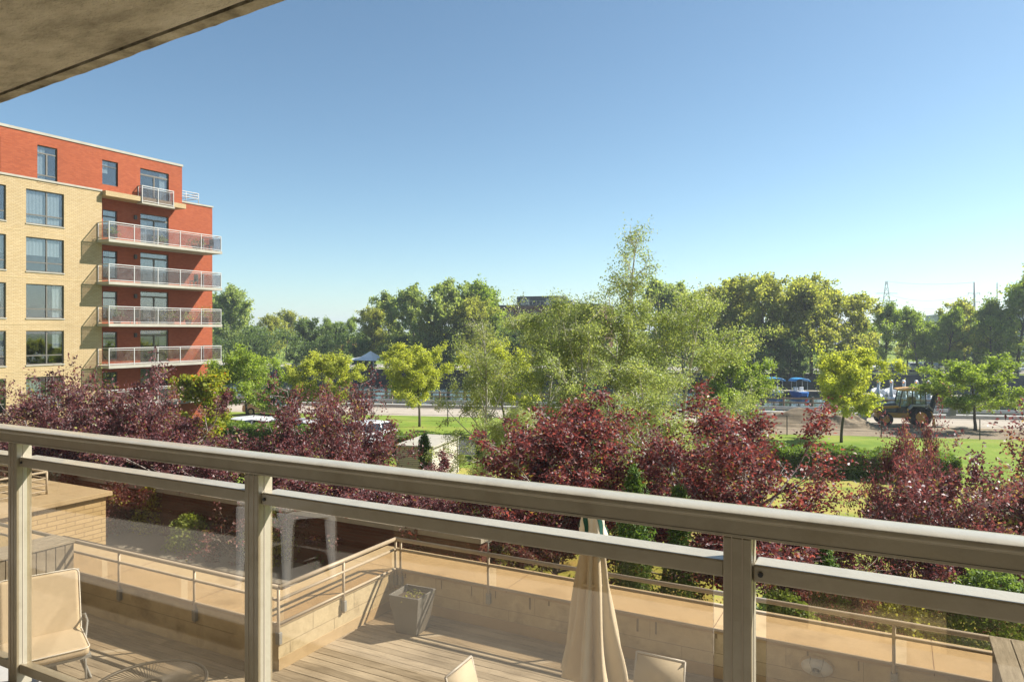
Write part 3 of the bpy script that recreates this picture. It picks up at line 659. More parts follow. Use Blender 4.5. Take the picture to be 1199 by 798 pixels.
# lounge armchair
def armchair():
    o = thing('lounge_armchair', 'cream cushioned lounge armchair with white piping beside the wood divider', 'armchair', (0, 0, 0)); w = .47
    def cushion(name, c, ax, ay, az, hx, hy, hz, par=None):
        m = MB(); m.rbox(c, ax, ay, az, hx, hy, hz); q = m.build(name, 'fabric_cream', o, bevel=.055, seg=4); q.data.polygons.foreach_set('use_smooth', [True]*6)
        p = MB(); c, ax, ay, az = map(np.array, (c, ax, ay, az)); pts = []
        rr = .07
        for sx, sy, a0 in ((1, 1, 0), (-1, 1, 90), (-1, -1, 180), (1, -1, 270)):
            for k in range(5):
                a = R(a0+k*22.5); pts.append(c+ax*(sx*(hx-rr)+rr*math.cos(a))+ay*(sy*(hy-rr)+rr*math.sin(a))+az*(hz-.018))
        pts.append(pts[0]); p.tube(pts, .009, 6, False); p.build('piping', 'piping_white', q, smooth=True)
    cushion('seat_cushion', (.36, 0, .38), (1, 0, 0), (0, 1, 0), (0, 0, 1), .44, w-.02, .06)
    t = R(18); ax = np.array((-math.sin(t), 0, math.cos(t))); az = np.array((math.cos(t), 0, math.sin(t)))
    cushion('back_cushion', (-.10, 0, .76), ax, (0, 1, 0), az, .40, w-.02, .06)
    for s in (-1, 1):
        MB().tube([(-.18, s*w, .0), (-.12, s*w, .3), (-.16, s*w, .52), (.0, s*(w+.03), .58), (.2, s*(w+.03), .55), (.30, s*w, .40), (.62, s*(w-.05), .28), (.70, s*(w-.05), 0.0)], .014, 8).build('arm_frame', 'grey_metal', o, smooth=True)
        MB().tube([(-.18, s*w, .015), (.72, s*w, .015)], .014, 8).build('runner', 'grey_metal', o, smooth=True)
    MB().tube([(-.3, -w, 1.1), (-.3, w, 1.1)], .016, 8).build('back_frame', 'grey_metal', o, smooth=True)
    BX(-.05, .76, -w, w, .28, .315).build('seat_frame', 'grey_metal', o)
    return o
ac = armchair(); ac.location = (-9.78, 5.42, DZ); ac.rotation_euler = (0, 0, R(-24))
# wire table
def wire_table():
    x, y = ray(175, 7.5); o = thing('wire_table', 'round metal table with radial wire top on the lower terrace', 'table', (x, y, DZ)); z = DZ+.70; r = .55
    m = MB()
    for rr in (r, r*.985, .12): m.tube([(x+rr*math.cos(a), y+rr*math.sin(a), z) for a in np.linspace(0, 2*math.pi, 49)], .014, 6, False)
    m.build('rim', 'wire_metal', o, smooth=True)
    m = MB()
    for k in range(90):
        a = 2*math.pi*k/90; m.tube([(x+.12*math.cos(a), y+.12*math.sin(a), z-.02), (x+.3*math.cos(a), y+.3*math.sin(a), z-.008), (x+r*math.cos(a), y+r*math.sin(a), z)], .005, 4, False)
    m.build('wire_top', 'wire_metal', o, smooth=True)
    for k in range(3):
        a = 2.1*k+.4; MB().tube([(x+.12*math.cos(a), y+.12*math.sin(a), z-.02), (x+.1*math.cos(a), y+.1*math.sin(a), DZ+.35), (x+.38*math.cos(a), y+.38*math.sin(a), DZ)], .012, 7).build('leg', 'grey_metal', o, smooth=True)
wire_table()
# side table on our own balcony, seen as a reflection in the glass
def side_table():
    c = np.array((-3.2, .32)); o = thing('side_table', 'white moulded plastic side table mirrored in the glass panes', 'table', (c[0], c[1], FLZ)); w = .20
    BX(c[0]-w, c[0]+w, c[1]-w, c[1]+w, FLZ+.49, FLZ+.52).build('tabletop', 'plastic_white', o, bevel=.012)
    m = MB()
    for k in range(4):
        p, q = [(-1, -1), (1, -1), (1, 1), (-1, 1), (-1, -1)][k:k+2]; m.bar((c[0]+p[0]*(w-.02), c[1]+p[1]*(w-.02), FLZ+.405), (c[0]+q[0]*(w-.02), c[1]+q[1]*(w-.02), FLZ+.47), .02, .04)
    m.build('apron', 'plastic_white', o)
    for sx in (-1, 1):
        for sy in (-1, 1):
            mb = MB(); vs = []
            for z, s, r in ((0, w-.01, .014), (.2, w-.02, .02), (.40, w-.025, .026), (.485, w-.04, .04)):
                for a, b in ((-1, -1), (1, -1), (1, 1), (-1, 1)): vs.append((c[0]+sx*s+a*r, c[1]+sy*s+b*r, FLZ+z))
            mb.add(vs, [(3, 2, 1, 0), (12, 13, 14, 15)]+[(4*k+i, 4*k+(i+1) % 4, 4*k+4+(i+1) % 4, 4*k+4+i) for k in range(3) for i in range(4)]); mb.build('leg', 'plastic_white', o, bevel=.006)
side_table()

# ---------------------------------------------------------------- neighbouring terrace block, courtyard roof, retaining wall
nb = thing('terrace_block', 'yellow brick corner of the neighbouring terrace with wide tan coping', 'wall', (-15.2, 8.4, 0))
BX(-19, -16.0, T0+.88, 10.3, 0, CZ-.05).build('wall', 'brick_block', nb)
BX(-19.05, -15.9, T0+.882, 10.4, CZ-.05, CZ+.05).build('coping', 'coping', nb, bevel=.01)
nr = thing('guard_railing', 'short metal guard rail on top of the yellow brick terrace corner', 'railing', (-16.9, 9.5, CZ+.05))
for z, r in ((.50, .025), (.36, .014), (.22, .012), (.08, .014)):
    MB().tube([(-16.9, T0+.9, CZ+.05+z), (-16.9, 9.5, CZ+.05+z)], r, 8).build('rail', 'rail_metal_low', nr, smooth=True)
    MB().tube([(-16.9, 9.5, CZ+.05+z), (-19, 9.5, CZ+.05+z)], r, 8).build('rail', 'rail_metal_low', nr, smooth=True)
for y in (9.5, 8.3, 7.7): MB().tube([(-16.9, y, CZ+.05), (-16.9, y, CZ+.55)], .025, 8).build('post', 'rail_metal_low', nr, smooth=True)
GZ = EYE-5.4
tag(BX(-34, XL-.8, T0+.84, 12.55, 0, GZ).build('courtyard_paving', 'roof_membrane'), kind='structure')
rw = thing('retaining_wall', 'low dark red brick wall half covered in shrubs behind the grey courtyard', 'wall', (-20, 12.55, 0))
BX(-34, -7.4, 12.55, 12.85, 0, EYE-4.28).build('wall', 'brick_dark_red', rw)
BX(-34, -7.35, 12.5, 12.9, EYE-4.28, EYE-4.17).build('coping', 'stone_kerb', rw, bevel=.01)

# ---------------------------------------------------------------- the brick apartment wing
FX = -47.5
wing = thing('apartment_building', 'yellow and orange brick apartment block with a stack of long glazed balconies', 'building', (FX, 30, 0))
def wall_openings(X, y0, y1, z0, z1, ops, th=.18):
    ys = sorted({y0, y1, *[v for o in ops for v in o[:2]]}); zs = sorted({z0, z1, *[v for o in ops for v in o[2:4]]})
    ys = [y for y in ys if y0 <= y <= y1]; zs = [z for z in zs if z0 <= z <= z1]
    m = MB(); solid = lambda a, b: not any(o[0] < a < o[1] and o[2] < b < o[3] for o in ops)
    for i in range(len(ys)-1):
        for j in range(len(zs)-1):
            if solid((ys[i]+ys[i+1])/2, (zs[j]+zs[j+1])/2):
                m.add([(X, ys[i], zs[j]), (X, ys[i+1], zs[j]), (X, ys[i+1], zs[j+1]), (X, ys[i], zs[j+1])], [(0, 1, 2, 3)])
    for a, b, c, d in ops:
        q = X-th
        m.add([(X, a, c), (X, b, c), (X, b, d), (X, a, d), (q, a, c), (q, b, c), (q, b, d), (q, a, d)], [(0, 4, 5, 1), (1, 5, 6, 2), (2, 6, 7, 3), (3, 7, 4, 0)])
    return m
RNG = random.Random(12)
def window(op, style, par, X):
    a, b, c, d = op; q = X-.12; f = MB(); t = .055
    f.box(q-.03, q+.03, a, a+t, c, d); f.box(q-.03, q+.03, b-t, b, c, d); f.box(q-.031, q+.031, a+t, b-t, c, c+t); f.box(q-.031, q+.031, a+t, b-t, d-t, d)
    dark = style in ('double',)
    if style == 'double':
        mid = a+(b-a)*.55; f.box(q-.028, q+.04, mid-.04, mid+.04, c+t, d-t); zt = c+(d-c)*.27; f.box(q-.027, q+.035, a+t, b-t, zt-.035, zt+.035)
    if style == 'single': zt = d-(d-c)*.24; f.box(q-.027, q+.035, a+t, b-t, zt-.04, zt+.04)
    if style == 'tall':
        mid = (a+b)/2; zt = d-(d-c)*.2; f.box(q-.027, q+.035, a+t, b-t, zt-.04, zt+.04); zl = c+(d-c)*.22; f.box(q-.026, q+.034, a+t, b-t, zl-.035, zl+.035); f.box(q-.028, q+.033, mid-.05, mid+.05, zl, zt)
    if style == 'door':
        mid = (a+b)/2; zt = d-(d-c)*.17; f.box(q-.027, q+.04, a+t, b-t, zt-.06, zt+.06); f.box(q-.028, q+.035, mid-.05, mid+.05, c, zt)
    fr = f.build('window', 'frame_pale' if style != 'single' else 'frame_dark', par)
    BX(q-.012, q-.004, a+t*.5, b-t*.5, c+t*.5, d-t*.5).build('pane', 'window_glass', fr)
    if RNG.random() < .75:
        m = MB(); w = (b-a)*RNG.choice((.25, .4, .9)); lo = c+t+(0 if RNG.random() < .6 else (d-c)*.45); y0 = a+t if RNG.random() < .7 else b-t-w; n = max(6, int(w/.07)); vs = []
        for k in range(n+1): yy = y0+w*k/n; vs += [(q-.10+.025*math.sin(k*2.1), yy, lo), (q-.10+.025*math.sin(k*2.1), yy, d-t)]
        m.add(vs, [(2*k, 2*k+2, 2*k+3, 2*k+1) for k in range(n)]).build('curtain', 'curtain', fr, smooth=True)
    if style == 'double': BX(X-.1, X+.05, a-.03, b+.03, c-.07, c-.001).build('sill', 'slab_concrete', fr)
def apartment():
    yy = lambda px: on_x(px, FX)[0]
    RX = FX-.8; yr = lambda px: on_x(px, RX)[0]
    Yy = yy(119.3); Yt = yy(213); Ye = yr(248.6)
    zd = lambda px, py: zat(py, on_x(px, FX)[1])
    zyt = zd(52, 211.5); zrt = zd(52, 158.5); zre = zat(240.5, on_x(235, RX)[1])
    wy, wr, wtop = [], [], []
    rows = [zd(52, 224), zd(52, 279), zd(52, 333), zd(52, 387), zd(52, 440.5), zd(52, 494)]
    ya, yb = yy(30.5), yy(75)
    for k, zt in enumerate(rows):
        zb = zt-2.12
        if zb < .3: continue
        for o in (0, -3.45, -9.2, -12.65): wy.append((ya+o, yb+o, zb, zt))
    FLR = [EYE+5.85+.2, EYE+3.03+.2, EYE+.22+.2, EYE-2.58+.2, EYE-5.38+.2]
    sa, sb, da, db = yr(120.5), yr(137.5), yr(164.5), yr(197.5)
    for z in FLR:
        wr.append((sa, sb, z+.35, z+2.25)); wr.append((da, db, z+.02, z+2.38))
    top_w = [((yy(43.5), yy(67), zd(52, 215), zd(52, 171)), 'tall'), ((yy(119.5), yy(138), zd(128, 217), zd(128, 188.5)), 'single'), ((yy(164), yy(197.5), zd(180, 240), zd(180, 200)), 'door'),
             ((yy(43.5)-3.35, yy(67)-3.35, zd(52, 215), zd(52, 171)), 'tall')]
    zyb = zyt
    m = wall_openings(FX, 4, Yy, 0, zyt, wy); m.add([(FX, Yy, 0), (RX-.1, Yy, 0), (RX-.1, Yy, zyt), (FX, Yy, zyt)], [(0, 1, 2, 3)]); m.build('yellow_wall', 'brick_yellow', wing)
    m = wall_openings(RX, Yy-.3, Ye, 0, zyt, wr)
    m.add([(RX, Yt-.2, zyt), (RX, Ye, zyt), (RX, Ye, zre), (RX, Yt-.2, zre)], [(0, 1, 2, 3)])
    m.add([(RX, Ye, 0), (FX-15, Ye, 0), (FX-15, Ye, zre), (RX, Ye, zre)], [(0, 1, 2, 3)])
    m.build('red_wall', 'brick_red', wing)
    m = wall_openings(FX+.02, 4, Yt, zyt, zrt, [t[0] for t in top_w])
    m.add([(FX+.02, Yt, zyt), (FX-15, Yt, zyt), (FX-15, Yt, zrt), (FX+.02, Yt, zrt)], [(0, 1, 2, 3)])
    m.build('top_storey_wall', 'brick_red', wing)
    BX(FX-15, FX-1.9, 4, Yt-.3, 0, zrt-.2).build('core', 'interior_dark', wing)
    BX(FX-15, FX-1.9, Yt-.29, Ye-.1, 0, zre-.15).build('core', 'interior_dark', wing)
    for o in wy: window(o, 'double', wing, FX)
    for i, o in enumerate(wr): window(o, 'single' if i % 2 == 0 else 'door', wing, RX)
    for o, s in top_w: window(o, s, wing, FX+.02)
    BX(FX-15, FX+.07, 4, Yt+.06, zrt-.02, zrt+.14).build('roof_coping', 'slab_concrete', wing)
    BX(FX-15, RX+.06, Yt+.07, Ye+.06, zre-.02, zre+.1).build('terrace_coping', 'slab_concrete', wing)
    BX(FX+.021, FX+.06, 4, Yy, zyt-.06, zyt+.06).build('string_course', 'slab_concrete', wing)
    for k in (1, 2, 3, 4): BX(FX-.01, FX+.012, 4, Yy, rows[k]+.36, rows[k]+.40).build('relief_joint', 'brick_block', wing)
    rt = MB()
    for z in (zre+.95, zre+.75, zre+.55): rt.tube([(RX-.35, Yt+.02, z), (RX-.35, yr(236), z), (RX-6, yr(236), z)], .03, 6)
    for y in np.linspace(Yt+.1, yr(236), 3): rt.tube([(RX-.35, y, zre), (RX-.35, y, zre+.95)], .03, 6)
    rt.build('roof_railing', 'white_metal', wing, smooth=True)
    # canopy slab over the loggia
    BX(RX+.01, FX+.42, Yy+.005, yy(213.5), zyt-.34, zyt-.001).build('canopy_slab', 'brick_yellow', wing)
    P = 1.3; BY0 = 29.95; BY1 = 39.1
    def balcony(z, y0, y1, p, n, nm='balcony', zt=1.12):
        big = nm == 'balcony'
        s = BX(FX+.024, FX+p, y0, y1, z-.12, z).build(nm, 'slab_concrete', wing) if not big else MB().box(RX+.002, FX+.004, Yy+.003, y1, z-.2, z).box(FX+.004, FX+p, y0, y1, z-.2, z).build(nm, 'slab_concrete', wing)
        f = MB(); x = FX+p-.08; ys = np.linspace(y0+.06, y1-.06, n+1)
        for y in ys: f.box(x-.025, x+.025, y-.025, y+.025, z, z+zt)
        f.box(x-.03, x+.03, y0+.03, y1-.03, z+zt, z+zt+.055); f.box(x-.02, x+.02, y0+.03, y1-.03, z+.08, z+.12); f.box(x-.02, x+.02, y0+.05, y1-.05, z+zt-.12, z+zt-.09)
        for y in (y0+.06, y1-.06):
            bx_ = RX if big and y > Yy else FX
            f.box(bx_+.03, x-.031, y-.03, y+.03, z+zt, z+zt+.05); f.box(bx_+.03, x-.031, y-.02, y+.02, z+.08, z+.12); f.box(bx_+.03, bx_+.08, y-.025, y+.025, z, z+zt)
        f.build('railing', 'white_metal', s)
        g = MB()
        for k in range(n): g.box(x-.006, x+.006, ys[k]+.03, ys[k+1]-.03, z+.12, z+zt-.12)
        for y in (y0+.06, y1-.06): g.box((RX if big and y > Yy else FX)+.09, x-.03, y-.006, y+.006, z+.12, z+zt-.12)
        g.build('glass_panel', 'balcony_glass', s)
    for z in FLR[:4]: balcony(z, BY0, BY1, P, 5)
    balcony(FLR[4], BY0, BY1, P, 5)
    balcony(zd(180, 240), yy(160.5), yy(199), .55, 2, 'small_balcony')
    # wall lamps beside the doors
    for z in FLR[:4]:
        o = MB(); ym = yr(158); o.box(RX, RX+.14, ym-.1, ym+.1, z+1.85, z+2.15); o.build('wall_lamp', 'frame_dark', wing, bevel=.02)
    return FLR, BY0, BY1, P
FLR, BY0, BY1, BP = apartment()
def potted(label, y, z, r, h, seed, m='leaf_green'):
    o = thing('potted_plant', label, 'plant', (FX+.75, y, z), 'plants on the balconies of the brick block')
    MB().lathe([(r*.7, 0), (r, h*.5), (r*1.05, h*.52), (r*.9, h*.5)], (FX+.75, y, z), 14).build('pot', 'terracotta', o, smooth=True)
    g = np.random.default_rng(seed); n = 160
    leaf_mesh('foliage', g.normal(size=(n, 3))*np.array((r*.9, r*.9, h*.3))+np.array((0, 0, h*.85)), .13, .07, g, m, o)
potted('leafy potted plant at the left end of the topmost long balcony', 30.6, FLR[0], .22, .75, 1)
potted('low wide pot of greenery at the right end of the topmost long balcony', 37.2, FLR[0], .35, .6, 2, 'leaf_dark')
potted('small potted plant in the middle of the topmost long balcony', 34.2, FLR[0], .2, .5, 3)
potted('pot with yellow flowering plant in the middle of the third balcony from the top', 35.0, FLR[2], .28, .7, 4, 'leaf_maple')
potted('bushy potted plant at the right end of the third balcony from the top', 38.0, FLR[2], .3, 1.0, 5)
potted('yellowish potted plant right of the flowering one on the third balcony', 36.5, FLR[2], .25, .65, 6, 'leaf_locust')
potted('dark leafy pot at the left end of the third balcony from the top', 30.9, FLR[2], .3, .9, 7, 'leaf_dark')
def balcony_chair(label, y, z, m):
    o = thing('balcony_chair', label, 'chair', (FX+.7, y, z), 'chairs on the balconies of the brick block')
    BX(FX+.48, FX+.92, y-.22, y+.22, z+.40, z+.45).build('seat', m, o); BX(FX+.48, FX+.92, y+.18, y+.22, z+.45, z+.95).build('backrest', m, o)
    for a in (.5, .87):
        for b in (-.2, .17): BX(FX+a, FX+a+.04, y+b, y+b+.04, z, z+.40).build('leg', m, o)
balcony_chair('dark chair at the far right end of the topmost long balcony', 38.4, FLR[0], 'dark_metal')
balcony_chair('brown wooden chair near the left end of the third balcony', 32.2, FLR[2], 'fence_wood')
balcony_chair('brown wooden chair beside the door on the third balcony', 33.4, FLR[2], 'fence_wood')
balcony_chair('pale chair near the right end of the second balcony', 37.0, FLR[1], 'old_wood')

# ---------------------------------------------------------------- trees near the terrace
def bx_tree(kind, seed, **k):
    return k
beech_a = make_tree('purple_beech', '-', 'tree', 11, 5.2, .5, 2.6, ENV_BUSH, 19, 7, 6, 40000, 'leaf_beech', 'bark_beech', (.085, .052), e0=5, e1=52, up=.25, r0=.085, twig=.42, spread=.07, shoots=16, clump=1.5)
beech_b = make_tree('purple_beech', '-', 'tree', 23, 5.2, .5, 2.7, ENV_BUSH, 19, 7, 6, 38000, 'leaf_beech', 'bark_beech', (.085, .052), e0=2, e1=48, up=.25, r0=.085, twig=.45, spread=.07, shoots=20, clump=1.6)
red_a = make_tree('red_leaf_plum', '-', 'tree', 31, 5.6, .6, 2.7, ENV_BUSH, 22, 7, 6, 42000, 'leaf_red', 'bark_beech', (.086, .052), e0=8, e1=58, up=.35, r0=.08, twig=.42, spread=.07, shoots=34, clump=1.5)
red_b = make_tree('red_leaf_plum', '-', 'tree', 47, 6.1, .6, 2.8, ENV_BUSH, 22, 7, 6, 33000, 'leaf_red', 'bark_beech', (.088, .053), e0=8, e1=58, up=.4, r0=.08, twig=.45, spread=.08, shoots=44, clump=1.6)
beech_c = make_tree('purple_beech', '-', 'tree', 53, 5.2, .4, 2.7, ENV_BUSH, 14, 6, 5, 22000, 'leaf_beech', 'bark_beech', (.09, .055), e0=8, e1=58, up=.35, r0=.07, twig=.5, spread=.09, shoots=36, clump=1.6)
BA, BB, RA, RB, BC = map(Placer, (beech_a, beech_b, red_a, red_b, beech_c))
GB = 'purple leaved trees between terrace and lawn'
def put(P, px, d, rot, sc_, label, group=GB, z=0):
    x, y = ray(px, d); return P((x, y, z), R(rot), sc_, label, group)
put(BA, 20, 25.5, 10, (1.15, 1.15, 1.04), 'dark purple tree at the left edge of the picture, under the yellow brick wall')
put(BB, 120, 22.5, 80, (1.15, 1.15, 1.0), 'dark purple tree with thin shoots in front of the lower yellow brick windows')
put(BA, 215, 20.5, 150, (1.1, 1.1, 1.0), 'dark purple tree in front of the lowest balcony of the brick block')
put(BB, 305, 19.0, 215, (1.05, 1.05, .88), 'purple tree in front of the white parked cars')
put(BA, 385, 18.8, 290, (1.05, 1.05, .80), 'purple tree with tall thin shoots right of the white parked cars')
put(BB, 445, 19.5, 20, (.9, .9, .76), 'purple tree just left of the beige utility shed')
put(BC, 420, 23.5, 60, (.95, .95, 1.12), 'sparse purple tree whose shoots reach up to the white tent')
put(BC, 70, 23.0, 10, (1.0, 1.0, 1.2), 'sparse purple shoots in front of the lowest yellow brick windows at the left')
put(BC, 175, 22.0, 130, (1.0, 1.0, 1.24), 'sparse purple shoots veiling the left end of the lowest balcony')
put(BC, 340, 20.8, 250, (.95, .95, 1.12), 'sparse purple shoots in front of the green locust by the silver hatchback')
put(BB, 500, 18.0, 320, (.75, .75, .70), 'low purple tree right of the beige utility shed corner')
put(BC, 1048, 16.4, 170, (.46, .46, 1.0), 'thin purple shoots rising just left of the backhoe front wheel')
put(BC, 1088, 16.8, 20, (.42, .42, 1.06), 'sparse purple tree whose shoots cross in front of the backhoe')
put(RA, 645, 16.8, 30, (1.18, 1.18, 1.0), 'dense wine red tree in front of the tall birch, above the closed parasol')
put(BC, 1010, 13.0, 40, (.62, .62, .62), 'low sparse purple tree behind the terrace railing at the right, below the lawn gap')
put(BA, 600, 15.2, 200, (.62, .62, .62), 'low dark purple tree left of the closed parasol, behind the terrace railing')
put(RB, 872, 15.8, 205, (1.25, 1.25, .96), 'bright red leaved tree right of the birches with sparse upright shoots')
put(BB, 930, 13.8, 140, (.6, .6, .70), 'dark purple tree low behind the right half of the terrace railing')
put(BC, 1130, 14.4, 100, (.95, .95, .96), 'sparse purple tree at the lower right over the dry lawn')
put(BC, 1215, 16.5, 230, (1.05, 1.05, 1.05), 'sparse purple tree at the right edge of the picture')
put(BC, 775, 18.5, 300, (.9, .9, .95), 'sparse purple tree between the birch clump and the bright red tree')
birch_a = make_tree('birch', '-', 'tree', 61, 11.7, 1.0, 3.3, ENV_SPIRE, 26, 6, 6, 37000, 'leaf_birch', 'bark_birch', (.088, .056), e0=22, e1=62, up=.3, r0=.12, twig=.55, spread=.12, tdroop=.35, droop=.6, upb=.2, clump=2.1, airy=.93)
birch_b = make_tree('birch', '-', 'tree', 67, 9.0, .8, 3.2, ENV_ROUND, 24, 6, 6, 36000, 'leaf_birch', 'bark_birch', (.088, .056), e0=15, e1=60, up=.25, r0=.1, twig=.55, spread=.13, tdroop=.35, droop=.6, upb=.2, clump=1.7, airy=.4)
PBA, PBB = Placer(birch_a), Placer(birch_b); GBI = 'birches behind the red trees'
put(PBA, 714, 30.0, 0, 1.0, 'tallest birch with a thin airy top standing out against the sky', GBI)
put(PBB, 795, 29.5, 60, (1.05, 1.05, .98), 'birch with a pale bent upper stem right of the tallest birch', GBI)
put(PBB, 690, 29.0, 200, (1.0, 1.0, .92), 'wide olive birch just left of the tallest birch', GBI)
put(PBB, 640, 31.5, 120, (1.05, 1.05, .97), 'brownish birch left of the birch clump, below the far dark rooftop', GBI)
put(PBA, 574, 27.5, 250, (.72, .72, .66), 'slim birch with a white trunk in front of the yellow green locust', GBI)
put(PBB, 760, 25.0, 320, (.85, .85, .70), 'low olive birch in front of the tallest birch, behind the wine red tree', GBI)
put(PBB, 592, 23.5, 100, (.55, .55, .52), 'small birch right of the beige utility shed', GBI)
# cedars and shrubs
def cedar(label, px, d, h, r, seed):
    x, y = ray(px, d); return clump_plant('cedar', label, 'cedar', (x, y, 0), r, h, 9000, 'leaf_cedar', seed, (.10, .035), 'columnar cedars by the terrace', 5, True)
cedar('dark green columnar cedar right of the closed parasol top', 742, 13.5, 4.6, .62, 1)
cedar('second dark green cedar, right of the one beside the parasol', 795, 14.2, 4.1, .6, 2)
cedar('small dark cedar at the left corner of the beige utility shed', 497, 27.5, 3.2, .55, 3)
cedar('dark cedar behind the terrace railing below the bright red tree', 965, 13.2, 3.3, .75, 4)
def shrub(label, px, d, r, h, n, m, seed, z=0, lsz=(.09, .055)):
    x, y = ray(px, d); return clump_plant('shrub', label, 'shrub', (x, y, z), r, h, n, m, seed, lsz, 'shrubs around the terrace')
shrub('broad green shrub behind the right end of the terrace railing', 915, 12.4, 1.0, 2.7, 7000, 'leaf_dark', 21)
shrub('yellow green shrub under the sparse purple tree at the right', 1060, 12.8, 1.3, 2.3, 8000, 'leaf_olive', 22)
shrub('dark shrub behind the wood divider at the right edge', 1165, 12.6, 1.4, 3.0, 9000, 'leaf_dark', 23)
shrub('yellow green shrub low behind the closed parasol', 680, 12.6, .9, 2.9, 5000, 'leaf_olive', 24)
shrub('green shrub behind the terrace corner railing', 520, 13.0, .9, 2.7, 6000, 'leaf_dark', 25)
shrub('small bright green shrub against the dark red brick wall', 222, 18.0, .55, .8, 2000, 'leaf_green', 27, GZ)
shrub('thin climbing shrub with yellow leaves on the dark red brick wall', 178, 19.3, .5, 1.25, 1500, 'leaf_olive', 28, GZ)
shrub('dark green shrub at the end of the dark red brick wall', 400, 17.0, .9, 2.9, 5000, 'leaf_dark', 29)
shrub('leafy shrub seen below the middle rail, beside the white table reflection', 322, 17.2, .7, 1.2, 2500, 'leaf_olive', 30, GZ)
# young maple on the left
mp_ = make_tree('young_maple', 'yellow green young maple with orange tips in front of the lowest balcony end', 'tree', 71, 5.0, 1.6, 2.0, ENV_ROUND, 14, 6, 6, 15000, 'leaf_maple', 'bark', (.16, .12), r0=.08, twig=.4, spread=.1)
mp_.location = (*ray(238, 37), .0)

# ---------------------------------------------------------------- hedges, shed, cars on the near bank
def hp(px, d): return np.array(ray(px, d))
box_foliage('hedge', 'clipped green hedge in front of the white parked cars', 'hedge', hp(130, 48), hp(395, 43.3), 1.4, 1.3, 0, 'leaf_hedge', 26000, 1, (.13, .08), group='clipped hedges')
box_foliage('hedge', 'clipped hedge piece beside the beige utility shed', 'hedge', hp(455, 42.5), hp(515, 41.5), 1.4, 1.05, 0, 'leaf_hedge', 9000, 2, (.13, .08), group='clipped hedges')
box_foliage('hedge', 'long dark clipped hedge between the two lawns on the right', 'hedge', hp(850, 38.2), hp(1120, 34.6), 2.2, 1.15, 0, 'leaf_hedge', 42000, 3, (.12, .075), group='clipped hedges')
box_foliage('hedge', 'clipped hedge behind the birch trunks left of the long dark hedge', 'hedge', hp(560, 41.0), hp(845, 38.3), 1.6, 1.1, 0, 'leaf_hedge', 24000, 4, (.13, .08), group='clipped hedges')
def shed():
    c1 = np.array(ray(505.5, 33.4)); e = np.array((math.cos(R(12)), math.sin(R(12)))); q = np.array((-e[1], e[0])); o = thing('utility_shed', 'small beige utility shed with flat roof and ribbed siding', 'shed', (*c1, 0)); z = 1.76
    w, dp = 1.7, 3.4; c = c1-e*w/2+q*dp/2
    MB().rbox((*c, z/2), (*e, 0), (*q, 0), (0, 0, 1), w/2, dp/2, z/2).build('walls', 'siding', o)
    MB().rbox((*c, z+.05), (*e, 0), (*q, 0), (0, 0, 1), w/2+.12, dp/2+.12, .05).build('roof', 'slab_concrete', o, bevel=.015)
    m = MB()
    for a in (c1, c1+q*dp, c1-e*w): m.rbox((*a, z/2-.01), (*e, 0), (*q, 0), (0, 0, 1), .05, .05, z/2-.012)
    m.build('corner_trim', 'white_metal', o)
shed()
def make_car(paint, long_=4.4, h=1.5, van=False):
    o = thing('parked_car', '-', 'car'); w = .88; L2 = long_/2; n = -L2
    body = [(n, .32), (n-.02, .55), (n+.06, .72), (n+.75, .90), (n+1.15, .95), (L2-.35, .98), (L2-.04, .86), (L2, .55), (L2-.03, .32), (L2-.5, .22), (n+.5, .22)]
    MB().extrude_y(body, -w, w, lambda x, z: .05 if z > .8 else (.03 if z < .3 else 0)).build('body', paint, o, bevel=.05, seg=3)
    ga = n+(1.0 if not van else .8); roof = h
    cab = [(ga, .93), (ga+.72, roof-.05), (ga+1.05, roof), (L2-(1.0 if not van else .5), roof), (L2-(.62 if not van else .3), roof-.07), (L2-(.14), .96)]
    tp = lambda x, z: .05+.17*max(0, (z-.93)/.57)
    MB().extrude_y([(x, z-.045 if z > 1.2 else z) for x, z in cab], -w, w, tp).build('windows', 'car_glass', o, bevel=.02)
    rp = [(ga+.60, roof-.10), (ga+.72, roof-.045), (ga+1.05, roof), (L2-(1.0 if not van else .5), roof), (L2-(.62 if not van else .3), roof-.07), (L2-.5, roof-.14)]
    MB().extrude_y(rp, -w-.004, w+.004, lambda x, z: tp(x, z)).build('roof', paint, o, bevel=.02)
    for xp in ((ga+2.0), ):
        for s in (-1, 1): MB().bar((xp, s*(w-.045), .95), (xp-.02, s*(w-.2), roof-.06), .09, .03).build('pillar', paint, o)
    for x in (n+.85, L2-.82):
        for s in (-1, 1):
            wh = MB().lathe([(.20, -.1), (.31, -.1), (.33, -.07), (.33, .07), (.31, .1), (.20, .1)], (x, s*(w-.08), .33), 22, 'y', False).build('wheel', 'tyre', o)
            MB().lathe([(.2, -.085), (.12, -.105), (.06, -.1), (.06, .1), (.12, .105), (.2, .085)], (x, s*(w-.08), .33), 16, 'y').build('rim', 'galvanised', wh)
    for s in (-1, 1):
        BX(n-.015, n+.2, s*.62-.17, s*.62+.17, .6, .73).build('headlight', 'lamp_clear', o, bevel=.03)
        BX(L2-.12, L2+.005, s*.66-.13, s*.66+.13, .66, .84).build('tail_light', 'lamp_red', o, bevel=.02)
        BX(ga+.35, ga+.5, s*(w+.08)-.08, s*(w+.08)+.08, .95, 1.08).build('mirror', paint, o, bevel=.02)
    return o
ANG = R(17.6)
car_s, car_w, car_g = make_car('silver_paint', 4.3, 1.55, True), make_car('white_paint'), make_car('grey_paint')
PS, PW, PG = Placer(car_s), Placer(car_w), Placer(car_g)
x, y = ray(317, 61.5); PS((x, y, .01), ANG+math.pi, None, 'silver hatchback driving on the towpath beside the canal', 'cars')
